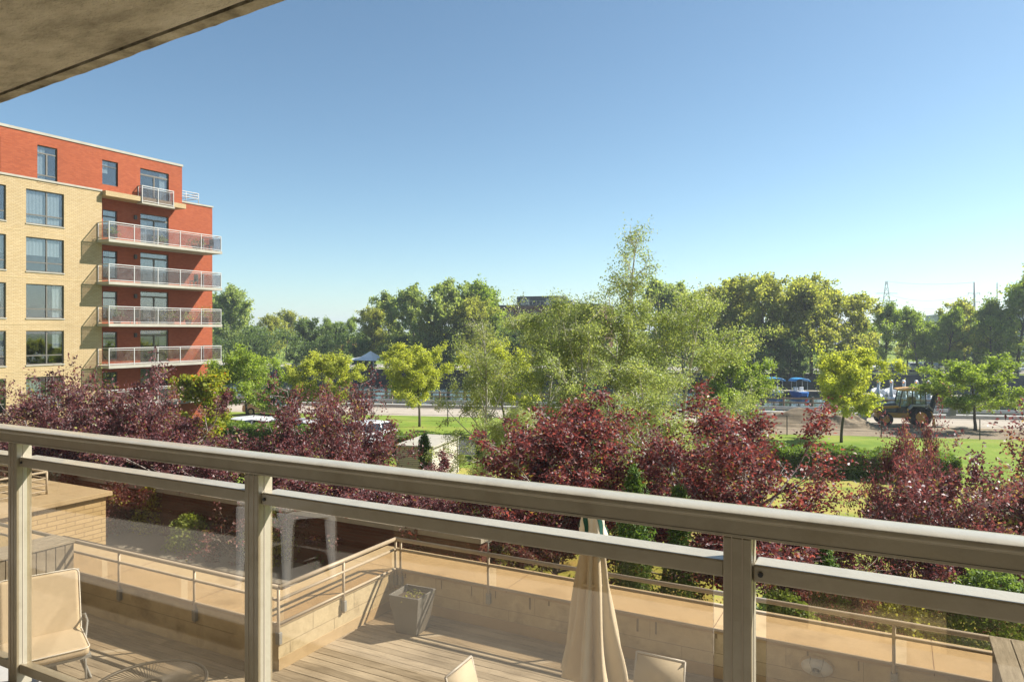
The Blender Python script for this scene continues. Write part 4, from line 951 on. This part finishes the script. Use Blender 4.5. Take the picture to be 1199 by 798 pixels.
for px, d, P, lab, r in ((285, 47.2, PW, 'white parked car behind the left end of the clipped hedge', 80), (312, 46.8, PW, 'white parked car just below the silver hatchback', 82), (330, 46.4, PG, 'dark parked car beside the white cars behind the hedge', 84),
                         (366, 45.6, PW, 'white parked car right of the dark one behind the hedge', 80), (425, 45.0, PW, 'white parked car half hidden behind the purple shoots', 80)):
    x, y = ray(px, d); P((x, y, .012), R(r), None, lab, 'cars')
# far bank parked cars
GC = 'cars parked on the far bank'
for k, (px, P, lab) in enumerate(((1022, PW, 'white car on the far bank left of the thick tree trunks'), (1036, PG, 'dark car on the far bank, second from the left'), (1052, PS, 'silver car on the far bank between two tree trunks'), (1068, PW, 'white car on the far bank in the middle of the row'),
                                  (1082, PS, 'silver car on the far bank right of the middle of the row'), (1098, PW, 'white car on the far bank, last one left of the bright green locust'), (1160, PG, 'dark car on the far bank right of the bright locust'), (1180, PS, 'silver car on the far bank at the right edge of the picture'))):
    s, t = cs_of(px, 128); p = ct(s, CW+17); P((*p, .012), ANG+R(90 if k % 3 else 85), None, lab, GC)

# ---------------------------------------------------------------- wooden canal fence, towpath posts, far railing
def fence():
    o = thing('wooden_fence', 'long brown post and rail fence along the canal edge', 'fence', (*ct(0, -1.0), 0))
    s = -62
    while s < 52:
        p = ct(s, -1.0); MB().box(p[0]-.07, p[0]+.07, p[1]-.07, p[1]+.07, 0, 1.35).build('post', 'fence_wood', o)
        s += 2.4
    for z in (.45, .85, 1.22):
        a, b = ct(-62, -1.08), ct(52, -1.08); MB().bar((*a, z), (*b, z), .05, .12).build('rail', 'fence_wood', o)
fence()
def wire_fence():
    o = thing('wire_fence', 'thin dark wire fence on slim posts beside the grass strip', 'fence', (*ct(0, -10), 0))
    for s in np.arange(-44, 50, 6.0):
        p = ct(s, -15.6); MB().tube([(*p, 0), (*p, 1.35)], .035, 6).build('post', 'dark_metal', o)
    for z in (.4, .85, 1.3):
        MB().tube([(*ct(-44, -15.6), z), (*ct(50, -15.6), z)], .008, 4).build('wire', 'dark_metal', o)
wire_fence()
def far_rail():
    o = thing('quay_railing', 'thin metal railing along the top of the far quay wall', 'railing', (*ct(40, CW+.8), 0))
    m = MB()
    for s in np.arange(-60, 160, 3.2): m.tube([(*ct(s, CW+.8), 0), (*ct(s, CW+.8), 1.05)], .04, 5)
    m.build('posts', 'grey_metal', o)
    for z in (.55, 1.05): MB().tube([(*ct(-60, CW+.8), z), (*ct(160, CW+.8), z)], .03, 5).build('rail', 'grey_metal', o)
far_rail()

# ---------------------------------------------------------------- locusts and trees of the near bank
loc_a = make_tree('honey_locust', '-', 'tree', 81, 6.3, 2.5, 3.0, ENV_BUSH, 17, 7, 6, 27000, 'leaf_locust', 'bark', (.17, .10), e0=8, e1=52, up=.25, r0=.1, twig=.5, spread=.13, clump=1.3)
loc_b = make_tree('honey_locust', '-', 'tree', 83, 6.3, 2.4, 3.0, ENV_BUSH, 17, 7, 6, 25000, 'leaf_green', 'bark', (.17, .10), e0=8, e1=48, up=.25, r0=.1, twig=.5, spread=.13, clump=1.4)
LA, LB = Placer(loc_a), Placer(loc_b); GL = 'young locust trees along the towpath'
put(LB, 290, 53, 20, (1.05, 1.05, .95), 'green locust tree above the silver hatchback', GL)
put(LA, 375, 53, 90, (.92, .92, .88), 'yellow green locust tree left of the white tent', GL)
put(LA, 491, 54, 150, (.95, .95, .98), 'yellow green locust tree with a visible trunk right of the white tent', GL)
put(LA, 592, 50, 210, (.95, .95, 1.02), 'yellow green locust tree behind the slim white birch trunk', GL)
put(LB, 852, 50, 280, (.85, .85, .98), 'green locust tree between the birches and the pedal boats', GL)
put(LA, 985, 46.5, 330, (.95, .95, .96), 'bright yellow locust tree left of the backhoe', GL)
put(LB, 1142, 52, 70, (1.1, 1.1, .85), 'bright green locust tree right of the backhoe', GL)

# ---------------------------------------------------------------- far bank trees
ct_a = make_tree('cottonwood', '-', 'tree', 91, 15.5, 1.6, 6.2, ENV_ROUND, 24, 7, 7, 15000, 'leaf_cottonwood', 'bark', (.45, .32), e0=25, e1=70, up=.5, r0=.3, twig=1.1, spread=.24, clump=2.0, twood=False)
ct_b = make_tree('cottonwood', '-', 'tree', 93, 15.5, 4.0, 6.4, ENV_ROUND, 18, 7, 7, 11000, 'leaf_olive', 'bark', (.45, .32), e0=25, e1=75, up=.5, r0=.3, twig=1.1, spread=.24, clump=2.2, twood=False)
ct_d = make_tree('broadleaf_tree', '-', 'tree', 97, 11, 1.0, 5.6, ENV_ROUND, 20, 7, 6, 13000, 'leaf_dark', 'bark', (.42, .30), e0=10, e1=70, up=.4, r0=.28, twig=1.0, spread=.26, clump=1.2, twood=False)
ct_g = make_tree('ash_tree', '-', 'tree', 99, 13, 3.2, 5.2, ENV_ROUND, 16, 7, 7, 8000, 'leaf_green', 'bark', (.38, .26), e0=15, e1=72, up=.5, r0=.25, twig=1.0, spread=.22, clump=2.2, twood=False)
CA, CB, CD, CG = map(Placer, (ct_a, ct_b, ct_d, ct_g)); GF = 'trees on the far bank'
FAR = [
 (CA, 268, 142, 1.02, 10, 'tall grey green cottonwood directly right of the brick block'),
 (CA, 243, 150, .95, 60, 'grey green cottonwood peeking out behind the right edge of the brick block'),
 (CD, 300, 138, .72, 20, 'low dark tree right of the tall cottonwood by the brick block'),
 (CB, 318, 150, .66, 50, 'low olive tree on the far bank left of the domed dark tree'),
 (CD, 358, 137, .85, 90, 'domed dark green tree left of the white tent'),
 (CD, 392, 139, .76, 200, 'dark green tree right of the domed one, above the white tent'),
 (CB, 335, 180, .78, 10, 'distant pale tree behind the domed dark tree'),
 (CG, 385, 190, .8, 140, 'distant tree just left of the far red roof'),
 (CG, 408, 175, .80, 300, 'distant light green tree left of the big cottonwoods'),
 (CB, 436, 128, .72, 30, 'yellowish tree in front of the big cottonwoods left flank'),
 (CA, 452, 132, .90, 130, 'leftmost of the big cottonwoods between white tent and dark rooftop'),
 (CA, 488, 126, .96, 220, 'big cottonwood behind the yellow green locust with a visible trunk'),
 (CA, 525, 122, 1.0, 300, 'tallest big cottonwood left of the slim birch'),
 (CG, 575, 124, 1.22, 40, 'airy pale tree left of the dark rooftop'),
 (CB, 552, 118, .80, 260, 'brown olive tree below the airy pale tree'),
 (CB, 615, 116, .62, 90, 'low olive tree below the dark rooftop'),
 (CD, 600, 112, .66, 330, 'dark tree low behind the slim birch'),
 (CA, 765, 122, 1.02, 70, 'dark topped cottonwood behind the tallest birch'),
 (CA, 800, 118, .95, 170, 'cottonwood right behind the birch with the bent stem'),
 (CB, 838, 114, .90, 30, 'olive tree at the right border of the birch clump'),
 (CB, 870, 110, .98, 120, 'olive tree with dark forked trunk above the green locust'),
 (CG, 905, 112, .98, 210, 'green tree above the blue pedal boats'),
 (CB, 935, 106, .93, 290, 'broad olive tree above the bright yellow locust, left of its middle'),
 (CB, 968, 108, .88, 10, 'olive tree above the bright yellow locust, right of its middle'),
 (CD, 925, 103, .55, 80, 'dark bushy tree on the far bank just behind the pedal boats'),
 (CD, 880, 104, .55, 180, 'dark bushy tree on the far bank left of the pedal boats'),
 (CG, 1036, 122, .92, 150, 'open crowned green tree below the lattice pylon'),
 (CG, 1018, 128, .75, 60, 'green tree left of the one below the lattice pylon'),
 (CB, 1062, 126, .55, 230, 'small yellowish tree right of the open crowned one'),
 (CG, 1092, 124, .68, 330, 'low green tree in front of the pale grey building'),
 (CG, 1120, 127, .72, 100, 'second low green tree in front of the pale grey building'),
 (CD, 1148, 128, .68, 20, 'dark tree below the tall utility pole'),
 (CG, 1190, 112, 1.22, 200, 'large green tree at the right edge of the picture'),
 (CB, 1215, 116, 1.15, 260, 'large olive tree cut off by the right edge of the picture'),
 (CD, 1175, 122, .62, 310, 'dark low tree under the large green tree at the right edge'),
 (CD, 690, 118, .7, 130, 'dark tree hidden low behind the birch clump'),
 (CD, 470, 121, .55, 60, 'dark undergrowth tree below the leftmost big cottonwood'),
 (CD, 520, 117, .55, 160, 'dark undergrowth tree below the tallest big cottonwood'),
 (CG, 1075, 119, .86, 15, 'green tree right of the open crowned one, rising over the far parked cars'),
 (CG, 1108, 117, .84, 205, 'green tree above the bright green locust, left of the utility pole'),
 (CB, 1130, 119, .78, 75, 'olive tree directly below the utility pole'),
 (CG, 1160, 116, .95, 120, 'tall green tree between the utility pole and the large edge tree'),
 (CD, 1095, 133, .80, 260, 'dark tree filling the gap in front of the pale grey hall'),
 (CB, 1003, 112, .82, 190, 'olive tree at the right end of the olive row, left of the lattice pylon'),
 (CB, 892, 106, .98, 240, 'olive tree left of the green one above the pedal boats'),
 (CB, 950, 112, 1.0, 145, 'tallest of the olive trees above the bright yellow locust'),
 (CA, 855, 118, .98, 320, 'cottonwood behind the olive tree beside the birch clump'),
 (CB, 505, 119, .78, 350, 'olive tree in front of the tallest big cottonwood'),
 (CA, 545, 126, .98, 15, 'big cottonwood right of the tallest one, beside the airy pale tree'),
 (CB, 660, 112, .70, 170, 'olive tree behind the brownish birch'),
 (CD, 425, 124, .5, 250, 'dark undergrowth tree around the white tent'),
]
for P, px, d, s, r, lab in FAR: put(P, px, d, r, s, lab, GF)
def far_wood():
    rng = np.random.default_rng(77); n = 26000; s = rng.uniform(-420, 520, n); hgt = 5.5+2*np.sin(s*.09)+1.6*np.sin(s*.23+1)+1.1*np.sin(s*.51)
    z = hgt*np.sqrt(rng.uniform(0, 1, n)); t = CW+115+rng.uniform(-9, 9, n)*np.sqrt(np.maximum(.02, 1-(z/(hgt+.1))**2))
    P = np.stack([CO[0]+CE[0]*s+CN[0]*t, CO[1]+CE[1]*s+CN[1]*t, z], 1)
    o = leaf_mesh('far_wood', P, 1.3, .9, rng, 'leaf_cottonwood', None, .5, .45+.12*np.sin(s*.3)+rng.normal(size=n)*.15); tag(o, 'distant belt of trees closing the horizon beyond the far bank', 'wood', kind='stuff')
    n = 36000; s = rng.uniform(-150, 47, n); hgt = 3.4+3.2/(1+np.exp(s*.25))+1.0*np.sin(s*.31)+.7*np.sin(s*.83); z = (hgt+1.3)*np.sqrt(rng.uniform(0, 1, n))-1.3; t = CW+1.4+rng.uniform(-1.8, 1.6, n)
    P = np.stack([CO[0]+CE[0]*s+CN[0]*t, CO[1]+CE[1]*s+CN[1]*t, z], 1)
    o = leaf_mesh('far_bank_scrub', P, .34, .24, rng, 'leaf_dark', None, .5, .45+.15*np.sin(s*.7)+rng.normal(size=n)*.18); tag(o, 'dark scrub growing along the far canal bank', 'scrub', kind='stuff')
far_wood()

# ---------------------------------------------------------------- canal side things
def pedal_boat():
    o = thing('pedal_boat', '-', 'boat')
    hull = []
    def ring(x, w, z0, z1): return [(x, -w, z1), (x, -w*.75, z0), (x, w*.75, z0), (x, w, z1)]
    vs = []; secs = [(-1.5, .35, .12, .5), (-1.2, .62, -.05, .55), (0, .72, -.1, .5), (1.1, .7, -.05, .5), (1.4, .55, .05, .52)]
    for s in secs: vs += ring(*s)
    n = len(secs); fs = [(4*i+j, 4*i+j+1, 4*i+5+j, 4*i+4+j) for i in range(n-1) for j in range(3)]+[(4*i+3, 4*i, 4*i+4, 4*i+7) for i in range(n-1)]+[(0, 3, 2, 1), (4*n-4, 4*n-3, 4*n-2, 4*n-1)]
    MB().add(vs, fs).build('hull', 'blue_paint', o, bevel=.03)
    BX(-.9, 1.0, -.6, .6, .5, .58).build('deck', 'white_paint', o, bevel=.02)
    for s in (-1, 1): BX(.1, .5, s*.32-.22, s*.32+.22, .58, 1.0).build('seat', 'white_paint', o, bevel=.06)
    for a in (-.75, .75):
        for s in (-1, 1): MB().tube([(a, s*.62, .55), (a, s*.62, 1.75)], .03, 6).build('canopy_post', 'white_metal', o)
    m = MB(); vs = []
    for x in (-1.0, 1.0):
        for k in range(9): a = -1+2*k/8; vs.append((x, a*.85, 1.95-.28*a**4))
    m.add(vs, [(k, k+1, 10+k, 9+k) for k in range(8)]); c = m.build('canopy', 'sky_blue_paint', o, smooth=True); c.modifiers.new('t', 'SOLIDIFY').thickness = .09
    return o
PBT = Placer(pedal_boat())
x, y = ray(907, 96); PBT((x, y, -1.45), R(118), 1.15, 'blue pedal boat with blue canopy, left of the pair at the dock', 'pedal boats at the dock')
x, y = ray(936, 95); PBT((x, y, -1.45), R(118), 1.15, 'blue pedal boat with blue canopy, right of the pair at the dock', 'pedal boats at the dock')
def dock(px0, px1, d0, d1, label):
    a, b = np.array(ray(px0, d0)), np.array(ray(px1, d1)); o = thing('floating_dock', label, 'dock', (*((a+b)/2), -1.5), 'floating docks in the canal')
    MB().bar((*a, -1.05), (*b, -1.05), 1.6, .14).build('planking', 'old_wood_top', o); MB().bar((*a, -1.35), (*b, -1.35), 1.3, .46).build('floats', 'quay_stone', o)
dock(872, 972, 99.5, 97.2, 'pale floating dock behind the two blue pedal boats')
dock(1000, 1130, 93.5, 90.5, 'floating dock behind the white swan boats')
def kiosk_boat():
    x, y = ray(889, 97); o = thing('moored_boat', 'small pink and white boat moored left of the pedal boats', 'boat', (x, y, -1.5)); a = R(30); ax = (math.cos(a), math.sin(a), 0); ay = (-math.sin(a), math.cos(a), 0)
    MB().rbox((x, y, -1.25), ax, ay, (0, 0, 1), 1.9, .8, .3).build('hull', 'navy_paint', o, bevel=.12)
    MB().rbox((x, y, -.80), ax, ay, (0, 0, 1), 1.75, .72, .14).build('cover', 'pink_paint', o, bevel=.1)
    MB().rbox((x-1.1, y-.4, -.45), ax, ay, (0, 0, 1), .6, .5, .2).build('cabin', 'white_paint', o, bevel=.08)
    MB().tube([(x-.6, y-.2, -.8), (x-.6, y-.2, 3.6)], .05, 6).build('mast', 'grey_metal', o)
kiosk_boat()
def swan_boat():
    o = thing('swan_boat', '-', 'boat')
    prof = [(-1.5, .1, .6), (-1.1, .55, .75), (-.3, .75, .85), (.6, .75, .9), (1.2, .5, 1.0), (1.6, .12, 1.25)]
    vs = []; k = 12
    for x, w, h in prof:
        for j in range(k): a = 2*math.pi*j/k; vs.append((x, w*math.cos(a), h*.5+h*.5*math.sin(a)))
    n = len(prof); MB().add(vs, [(i*k+j, i*k+(j+1) % k, (i+1)*k+(j+1) % k, (i+1)*k+j) for i in range(n-1) for j in range(k)]+[tuple(range(k-1, -1, -1)), tuple((n-1)*k+j for j in range(k))]).build('hull', 'white_paint', o, smooth=True)
    MB().tube([(-1.15, 0, .6), (-1.5, 0, 1.0), (-1.45, 0, 1.5), (-1.2, 0, 1.85), (-1.25, 0, 2.15), (-1.5, 0, 2.3), (-1.75, 0, 2.22)], [.22, .2, .17, .15, .17, .2, .12], 10).build('neck', 'white_paint', o, smooth=True)
    MB().tube([(-1.75, 0, 2.22), (-2.0, 0, 2.12)], [.11, .03], 8).build('beak', 'beak_orange', o, smooth=True)
    for s in (-1, 1): MB().tube([(-.9, s*.62, .8), (-.2, s*.82, 1.0), (.7, s*.78, 1.15), (1.3, s*.55, 1.35)], [.14, .26, .2, .04], 8).build('wing', 'white_paint', o, smooth=True)
    BX(.1, .5, -.55, .55, .8, 1.25).build('seat', 'white_paint', o, bevel=.06)
    return o
PSW = Placer(swan_boat())
for px, d, lab in ((1031, 90, 'white swan boat, leftmost, above the hood of the backhoe'), (1046, 89.5, 'white swan boat behind the left edge of the backhoe roof'), (1060.5, 89, 'white swan boat behind the middle of the backhoe roof'), (1075, 88.5, 'white swan boat behind the right edge of the backhoe roof'), (1089, 88, 'white swan boat, rightmost, behind the digging arm')):
    x, y = ray(px, d); PSW((x, y, -1.6), R(82), 1.12, lab, 'white swan boats')
# backhoe
def backhoe():
    o = thing('backhoe_loader', 'yellow and black backhoe loader with orange cab roof working on the dirt path', 'excavator')
    BX(-1.9, 1.6, -.42, .42, .55, .95).build('chassis', 'yellow_machine', o, bevel=.04)
    MB().extrude_y([(-2.15, .95), (-2.2, 1.35), (-1.9, 1.52), (-.55, 1.72), (-.5, .95)], -.45, .45).build('hood', 'navy_paint', o, bevel=.06)
    for s in (-1, 1):
        for x, r, w in ((-1.35, .48, .34), (1.0, .72, .48)):
            y = s*.82; t = MB().lathe([(r*.55, -w/2), (r*.94, -w/2), (r, -w/2+.05), (r, w/2-.05), (r*.94, w/2), (r*.55, w/2)], (x, y, r), 26, 'y', False).build('wheel', 'tyre', o)
            MB().lathe([(r*.56, -w/2+.06), (r*.5, -w/2+.02), (r*.2, -w/2+.1), (r*.2, w/2-.1), (r*.5, w/2-.02), (r*.56, w/2-.06)], (x, y, r), 18, 'y').build('rim', 'yellow_machine', t)
        MB().extrude_y([(.15, 1.3), (.4, 1.62), (1.5, 1.62), (1.8, 1.3), (1.75, 1.24), (1.45, 1.52), (.45, 1.52), (.22, 1.25)], s*.82-.26, s*.82+.26).build('fender', 'grey_metal', o)
    BX(-.45, 1.45, -.5, .5, .95, 1.45).build('cab_base', 'dark_metal', o, bevel=.04)
    m = MB()
    for x, x2 in ((-.42, -.2), (.5, .5), (1.42, 1.36)):
        for s in (-1, 1): m.bar((x, s*.68, 1.4), (x2, s*.66, 2.62), .07, .07)
    m.build('cab_frame', 'dark_metal', o)
    MB().extrude_y([(-.40, 1.45), (-.2, 2.6), (1.34, 2.6), (1.4, 1.45)], -.66, .66).build('cab_glass', 'cab_glass', o)
    BX(.35, .85, -.28, .28, 1.45, 2.15).build('driver_seat', 'dark_metal', o, bevel=.06)
    MB().extrude_y([(-.5, 2.63), (-.45, 2.74), (.4, 2.84), (1.3, 2.78), (1.55, 2.63)], -.78, .78).build('cab_roof', 'orange_roof', o, bevel=.04)
    for s in (-1, 1):
        MB().tube([(-.3, s*.55, 1.45), (-1.5, s*.58, 1.35), (-2.3, s*.6, .95), (-2.75, s*.6, .45)], [.1, .12, .12, .09], 6).build('loader_arm', 'yellow_machine', o)
    MB().extrude_y([(-2.75, .75), (-2.72, .12), (-3.5, .06), (-3.52, .12), (-2.95, .25), (-2.88, .75)], -1.1, 1.1).build('front_bucket', 'grey_metal', o, bevel=.02)
    m = MB(); m.extrude_y([(-2.74, .10), (-3.5, .05), (-2.9, .74)], -1.1, -1.06); m.extrude_y([(-2.74, .10), (-3.5, .05), (-2.9, .74)], 1.06, 1.1); m.build('bucket_side', 'grey_metal', o)
    MB().tube([(1.55, 0, .9), (1.95, 0, 1.2)], .25, 8).build('swing_post', 'dark_metal', o)
    MB().tube([(1.9, 0, 1.1), (2.2, 0, 2.2), (2.75, .0, 3.15)], [.2, .2, .13], 6).build('boom', 'navy_paint', o)
    MB().tube([(2.5, 0, 3.3), (3.0, 0, 2.9), (3.35, 0, 1.7)], [.1, .16, .1], 6).build('dipper_arm', 'yellow_machine', o)
    MB().extrude_y([(3.2, 1.75), (3.6, 1.55), (3.5, .85), (3.0, .75), (3.25, 1.2)], -.35, .35).build('rear_bucket', 'grey_metal', o, bevel=.02)
    MB().tube([(1.95, .12, 1.5), (2.45, .12, 2.9)], .06, 6).build('hydraulic_ram', 'galvanised', o)
    for s in (-1, 1): MB().tube([(1.75, s*.55, 1.1), (1.85, s*.85, .6), (1.85, s*1.0, .05)], [.08, .08, .14], 6).build('stabiliser', 'yellow_machine', o)
    return o
bh = backhoe(); x, y = ray(1057, 55); bh.location = (x, y, .01); bh.rotation_euler = (0, 0, R(14))
def dirt_pile(label, px, d, r, h, seed, sx=1.6):
    rng = np.random.default_rng(seed); n = 44; g = np.linspace(-1, 1, n); vs = []; x0, y0 = ray(px, d)
    ph = rng.uniform(0, 6, 8)
    for a in g:
        for b in g:
            rr = math.hypot(a, b); z = max(0, 1-rr)**.9*h*(1+.25*math.sin(a*5+ph[0])*math.cos(b*6+ph[1])+.12*math.sin(a*14+ph[2])*math.sin(b*13+ph[3]))+rng.normal()*.02*(rr < .95)-.02
            p = CE*a*r*sx+CN*b*r; vs.append((x0+p[0], y0+p[1], z))
    fs = [(i*n+j, i*n+j+1, (i+1)*n+j+1, (i+1)*n+j) for i in range(n-1) for j in range(n-1)]
    o = MB().add(vs, fs).build('dirt_pile', 'dirt', smooth=True); tag(o, label, 'dirt pile', 'piles of dirt on the towpath')
dirt_pile('large brown dirt pile behind the bright red tree shoots', 938, 55.5, 2.2, 1.25, 5, 2.2)
dirt_pile('smaller dirt pile beside the backhoe bucket', 988, 54.5, 1.5, 1.1, 6)
pb = MB(); a, b = ray(999, 55.5), ray(1017, 54.6); pb.bar((*a, 1.25), (*b, .95), .9, .12); tag(pb.build('wooden_board', 'path_pale'), 'pale wooden board leaning by the backhoe bucket', 'board')
# white tent across the canal
def tent():
    x, y = ray(434, 120); o = thing('white_tent', 'white peaked party tent under the far trees', 'tent', (x, y, 0)); a = 2.9
    m = MB(); m.add([(x-a, y-a, 2.3), (x+a, y-a, 2.3), (x+a, y+a, 2.3), (x-a, y+a, 2.3), (x-a*.4, y-a*.4, 2.75), (x+a*.4, y-a*.4, 2.75), (x+a*.4, y+a*.4, 2.75), (x-a*.4, y+a*.4, 2.75), (x, y, 3.7)],
          [(0, 1, 5, 4), (1, 2, 6, 5), (2, 3, 7, 6), (3, 0, 4, 7), (4, 5, 8), (5, 6, 8), (6, 7, 8), (7, 4, 8)]); c = m.build('canopy', 'tent_white', o); c.modifiers.new('t', 'SOLIDIFY').thickness = .05
    for p, q in ((-1, -1), (1, -1), (1, 1), (-1, 1)): MB().tube([(x+p*(a-.05), y+q*(a-.05), 0), (x+p*(a-.05), y+q*(a-.05), 2.35)], .06, 6).build('pole', 'white_metal', o)
tent()
# ---------------------------------------------------------------- far buildings, pylon, pole, wires
def far_block():
    d = 175; x0, y0 = ray(560, d+6); x1, y1 = ray(700, d-6); a = np.array((x0, y0)); b = np.array((x1, y1)); L = np.linalg.norm(b-a); e = (b-a)/L; q = np.array((-e[1], e[0])); c = (a+b)/2
    o = thing('loft_building', 'dark red brick loft building with black penthouse beyond the trees', 'building', (*c, 0)); H = zat(358, d)
    MB().rbox((*(c+q*7), H/2), (*e, 0), (*q, 0), (0, 0, 1), L/2, 7, H/2).build('wall', 'brick_dark_red', o)
    MB().rbox((*(c+q*7), H+.15), (*e, 0), (*q, 0), (0, 0, 1), L/2+.15, 7.15, .15).build('roof_edge', 'dark_metal', o)
    pc = np.array(ray(625, d))+q*6; hp_ = zat(346.5, d)-H
    ph = MB().rbox((*pc, H+hp_/2+.1), (*e, 0), (*q, 0), (0, 0, 1), 5.6, 3.2, hp_/2).build('penthouse', 'shingle_dark', o)
    for k in (-3.9, -2.7, 2.6, 3.8): MB().rbox((*(pc+e*k-q*3.2), H+1.0), (*e, 0), (*q, 0), (0, 0, 1), .5, .03, .85).build('window', 'window_glass', ph)
    MB().rbox((*(np.array(ray(661, d))+q*4), H+.9), (*e, 0), (*q, 0), (0, 0, 1), 1.1, 1, .6).build('roof_plant', 'cladding_pale', o)
    m = MB(); f = np.array(ray(625, d))+q*.4
    m.bar((*(f-e*6), H+1.2), (*(f+e*7), H+1.2), .06, .08)
    for k in range(14): m.bar((*(f+e*(k-6.5)), H+.2), (*(f+e*(k-6.5)), H+1.2), .05, .05)
    m.build('roof_railing', 'grey_metal', o)
    for r in range(3):
        for k in range(9):
            p = a+e*(2+k*(L-4)/8); w = MB().rbox((*p, H-2.2-r*3.1), (*e, 0), (*q, 0), (0, 0, 1), .8, .06, .85).build('window', 'car_glass', o)
far_block()
def grey_hall():
    d = 210; a = np.array(ray(1095, d)); b = np.array(ray(1200, d-8)); L = np.linalg.norm(b-a); e = (b-a)/L; q = np.array((-e[1], e[0])); c = (a+b)/2; H = zat(370, d)
    o = thing('industrial_hall', 'pale grey flat roofed hall behind the trees below the utility pole', 'building', (*c, 0))
    MB().rbox((*(c+q*9), H/2), (*e, 0), (*q, 0), (0, 0, 1), L/2, 9, H/2).build('wall', 'cladding_pale', o)
    MB().rbox((*(c+q*9), H+.2), (*e, 0), (*q, 0), (0, 0, 1), L/2+.3, 9.3, .25).build('roof', 'grey_metal', o)
    MB().rbox((*(c-q*.02), H*.62), (*e, 0), (*q, 0), (0, 0, 1), L/2-2, .05, .7).build('window_band', 'car_glass', o)
    p = c+e*4+q*9; MB().rbox((*p, H+.9), (*e, 0), (*q, 0), (0, 0, 1), 9, 4, .7).build('roof_storey', 'shingle_dark', o)
grey_hall()
def small_house(label, px, d, w, ht, roof_m, wall_m, rise):
    x, y = ray(px, d); o = thing('small_house', label, 'house', (x, y, 0), 'small houses beyond the far bank'); BX(x-w, x+w, y-4, y+4, 0, ht).build('wall', wall_m, o)
    m = MB(); m.add([(x-w-.4, y-4.4, ht), (x+w+.4, y-4.4, ht), (x+w+.4, y+4.4, ht), (x-w-.4, y+4.4, ht), (x-w-.4, y, ht+rise), (x+w+.4, y, ht+rise)], [(0, 1, 5, 4), (2, 3, 4, 5), (1, 2, 5), (3, 0, 4), (3, 2, 1, 0)]); m.build('roof', roof_m, o)
    for k in (-.5, .5): BX(x+w*k-.6, x+w*k+.6, y-4.06, y-3.98, ht*.35, ht*.75).build('window', 'car_glass', o)
small_house('low house with pale roof between the olive trees and the open crowned tree', 1003, 170, 4.5, 3.9, 'cladding_pale', 'brick_dark_red', 2.2)
small_house('red roofed house far behind the dark domed tree', 392, 230, 6, 3.2, 'terracotta', 'brick_red', 1.6)
def pylon():
    d = 420; x, y = ray(1038, d); top = zat(329, d); o = thing('lattice_pylon', 'lattice steel pylon rising behind the trees on the right', 'pylon', (x, y, 0)); m = MB(); w0, w1 = 5.0, .35; N = 11
    def cr(t): w = w0+(w1-w0)*min(1, t*1.0)**.85; z = top*t; return [np.array((x+a*w, y+b*w, z)) for a, b in ((-1, -1), (1, -1), (1, 1), (-1, 1))]
    for i in range(N):
        A, B = cr(i/N), cr((i+1)/N)
        for k in range(4): m.bar(A[k], B[k], .28, .28); m.bar(A[k], B[(k+1) % 4], .16, .16); m.bar(A[(k+1) % 4], B[k], .16, .16)
    m.build('lattice', 'galvanised', o)
    ar = MB()
    for t in (.80, .68, .56): ar.bar((x-5.5, y-2.5, top*t), (x+5.5, y+2.5, top*t), .3, .3)
    ar.build('crossarms', 'galvanised', o)
    return x, y, top
px_, py_, ptop = pylon()
def pole():
    d = 300; x, y = ray(1141, d); top = zat(330, d); o = thing('utility_pole', 'tall grey utility pole with three crossarms above the pale hall', 'pole', (x, y, 0))
    MB().tube([(x, y, 0), (x, y, top)], [.5, .36], 10).build('mast', 'grey_metal', o, smooth=True)
    for py in (343.5, 353.5, 364):
        z = zat(py, d); MB().tube([(x-2.6*CY_, y-2.6*SY_, z+.25), (x, y, z-.1), (x+2.2*CY_, y+2.2*SY_, z+.25)], .13, 6).build('crossarm', 'grey_metal', o)
        m = MB()
        for k in (-2.6, 2.2): m.tube([(x+k*CY_, y+k*SY_, z+.25), (x+k*CY_, y+k*SY_, z-.6)], .10, 6)
        m.build('insulators', 'dark_metal', o)
    for k, (py, t) in enumerate(((330.3, 1.0), (344, .80), (354, .68), (364, .56))):
        a = np.array((x-(2.6*CY_ if k else 0), y-(2.6*SY_ if k else 0), zat(py, d)-(.55 if k else 0))); b = np.array((px_, py_, ptop*t)); pts = [a+(b-a)*u-np.array((0, 0, 3.2*4*u*(1-u)*(.4 if k == 0 else 1))) for u in np.linspace(0, 1, 17)]
        w = MB().tube(pts, .055, 4).build('power_line', 'grey_metal'); tag(w, ['topmost thin power line between utility pole and lattice pylon', 'upper power line from the top crossarm of the pole', 'middle power line from the second crossarm of the pole', 'lowest power line from the third crossarm of the pole'][k], 'power line', 'power lines')
    x, y = ray(1167.5, 330); MB_ = thing('thin_pole', 'thin far pole just left of the large tree at the right edge', 'pole', (x, y, 0)); MB().tube([(x, y, 0), (x, y, zat(331, 330))], [.3, .2], 8).build('mast', 'grey_metal', MB_)
pole()
# ---------------------------------------------------------------- thin summer haze round the whole scene
def haze():
    m = bpy.data.materials.new('haze_air'); m.use_nodes = True; t = m.node_tree; t.nodes.remove(t.nodes['Principled BSDF'])
    v = t.nodes.new('ShaderNodeVolumePrincipled'); v.inputs['Density'].default_value = .00045; v.inputs['Color'].default_value = (.86, .93, 1, 1); v.inputs['Anisotropy'].default_value = .2
    t.links.new(v.outputs[0], t.nodes['Material Output'].inputs['Volume']); M['haze_air'] = m
    tag(BX(-1700, 1700, -700, 4700, -4.0, 42).build('haze', 'haze_air'), 'thin pale summer haze filling the air over garden and canal', 'haze', kind='stuff')
haze()
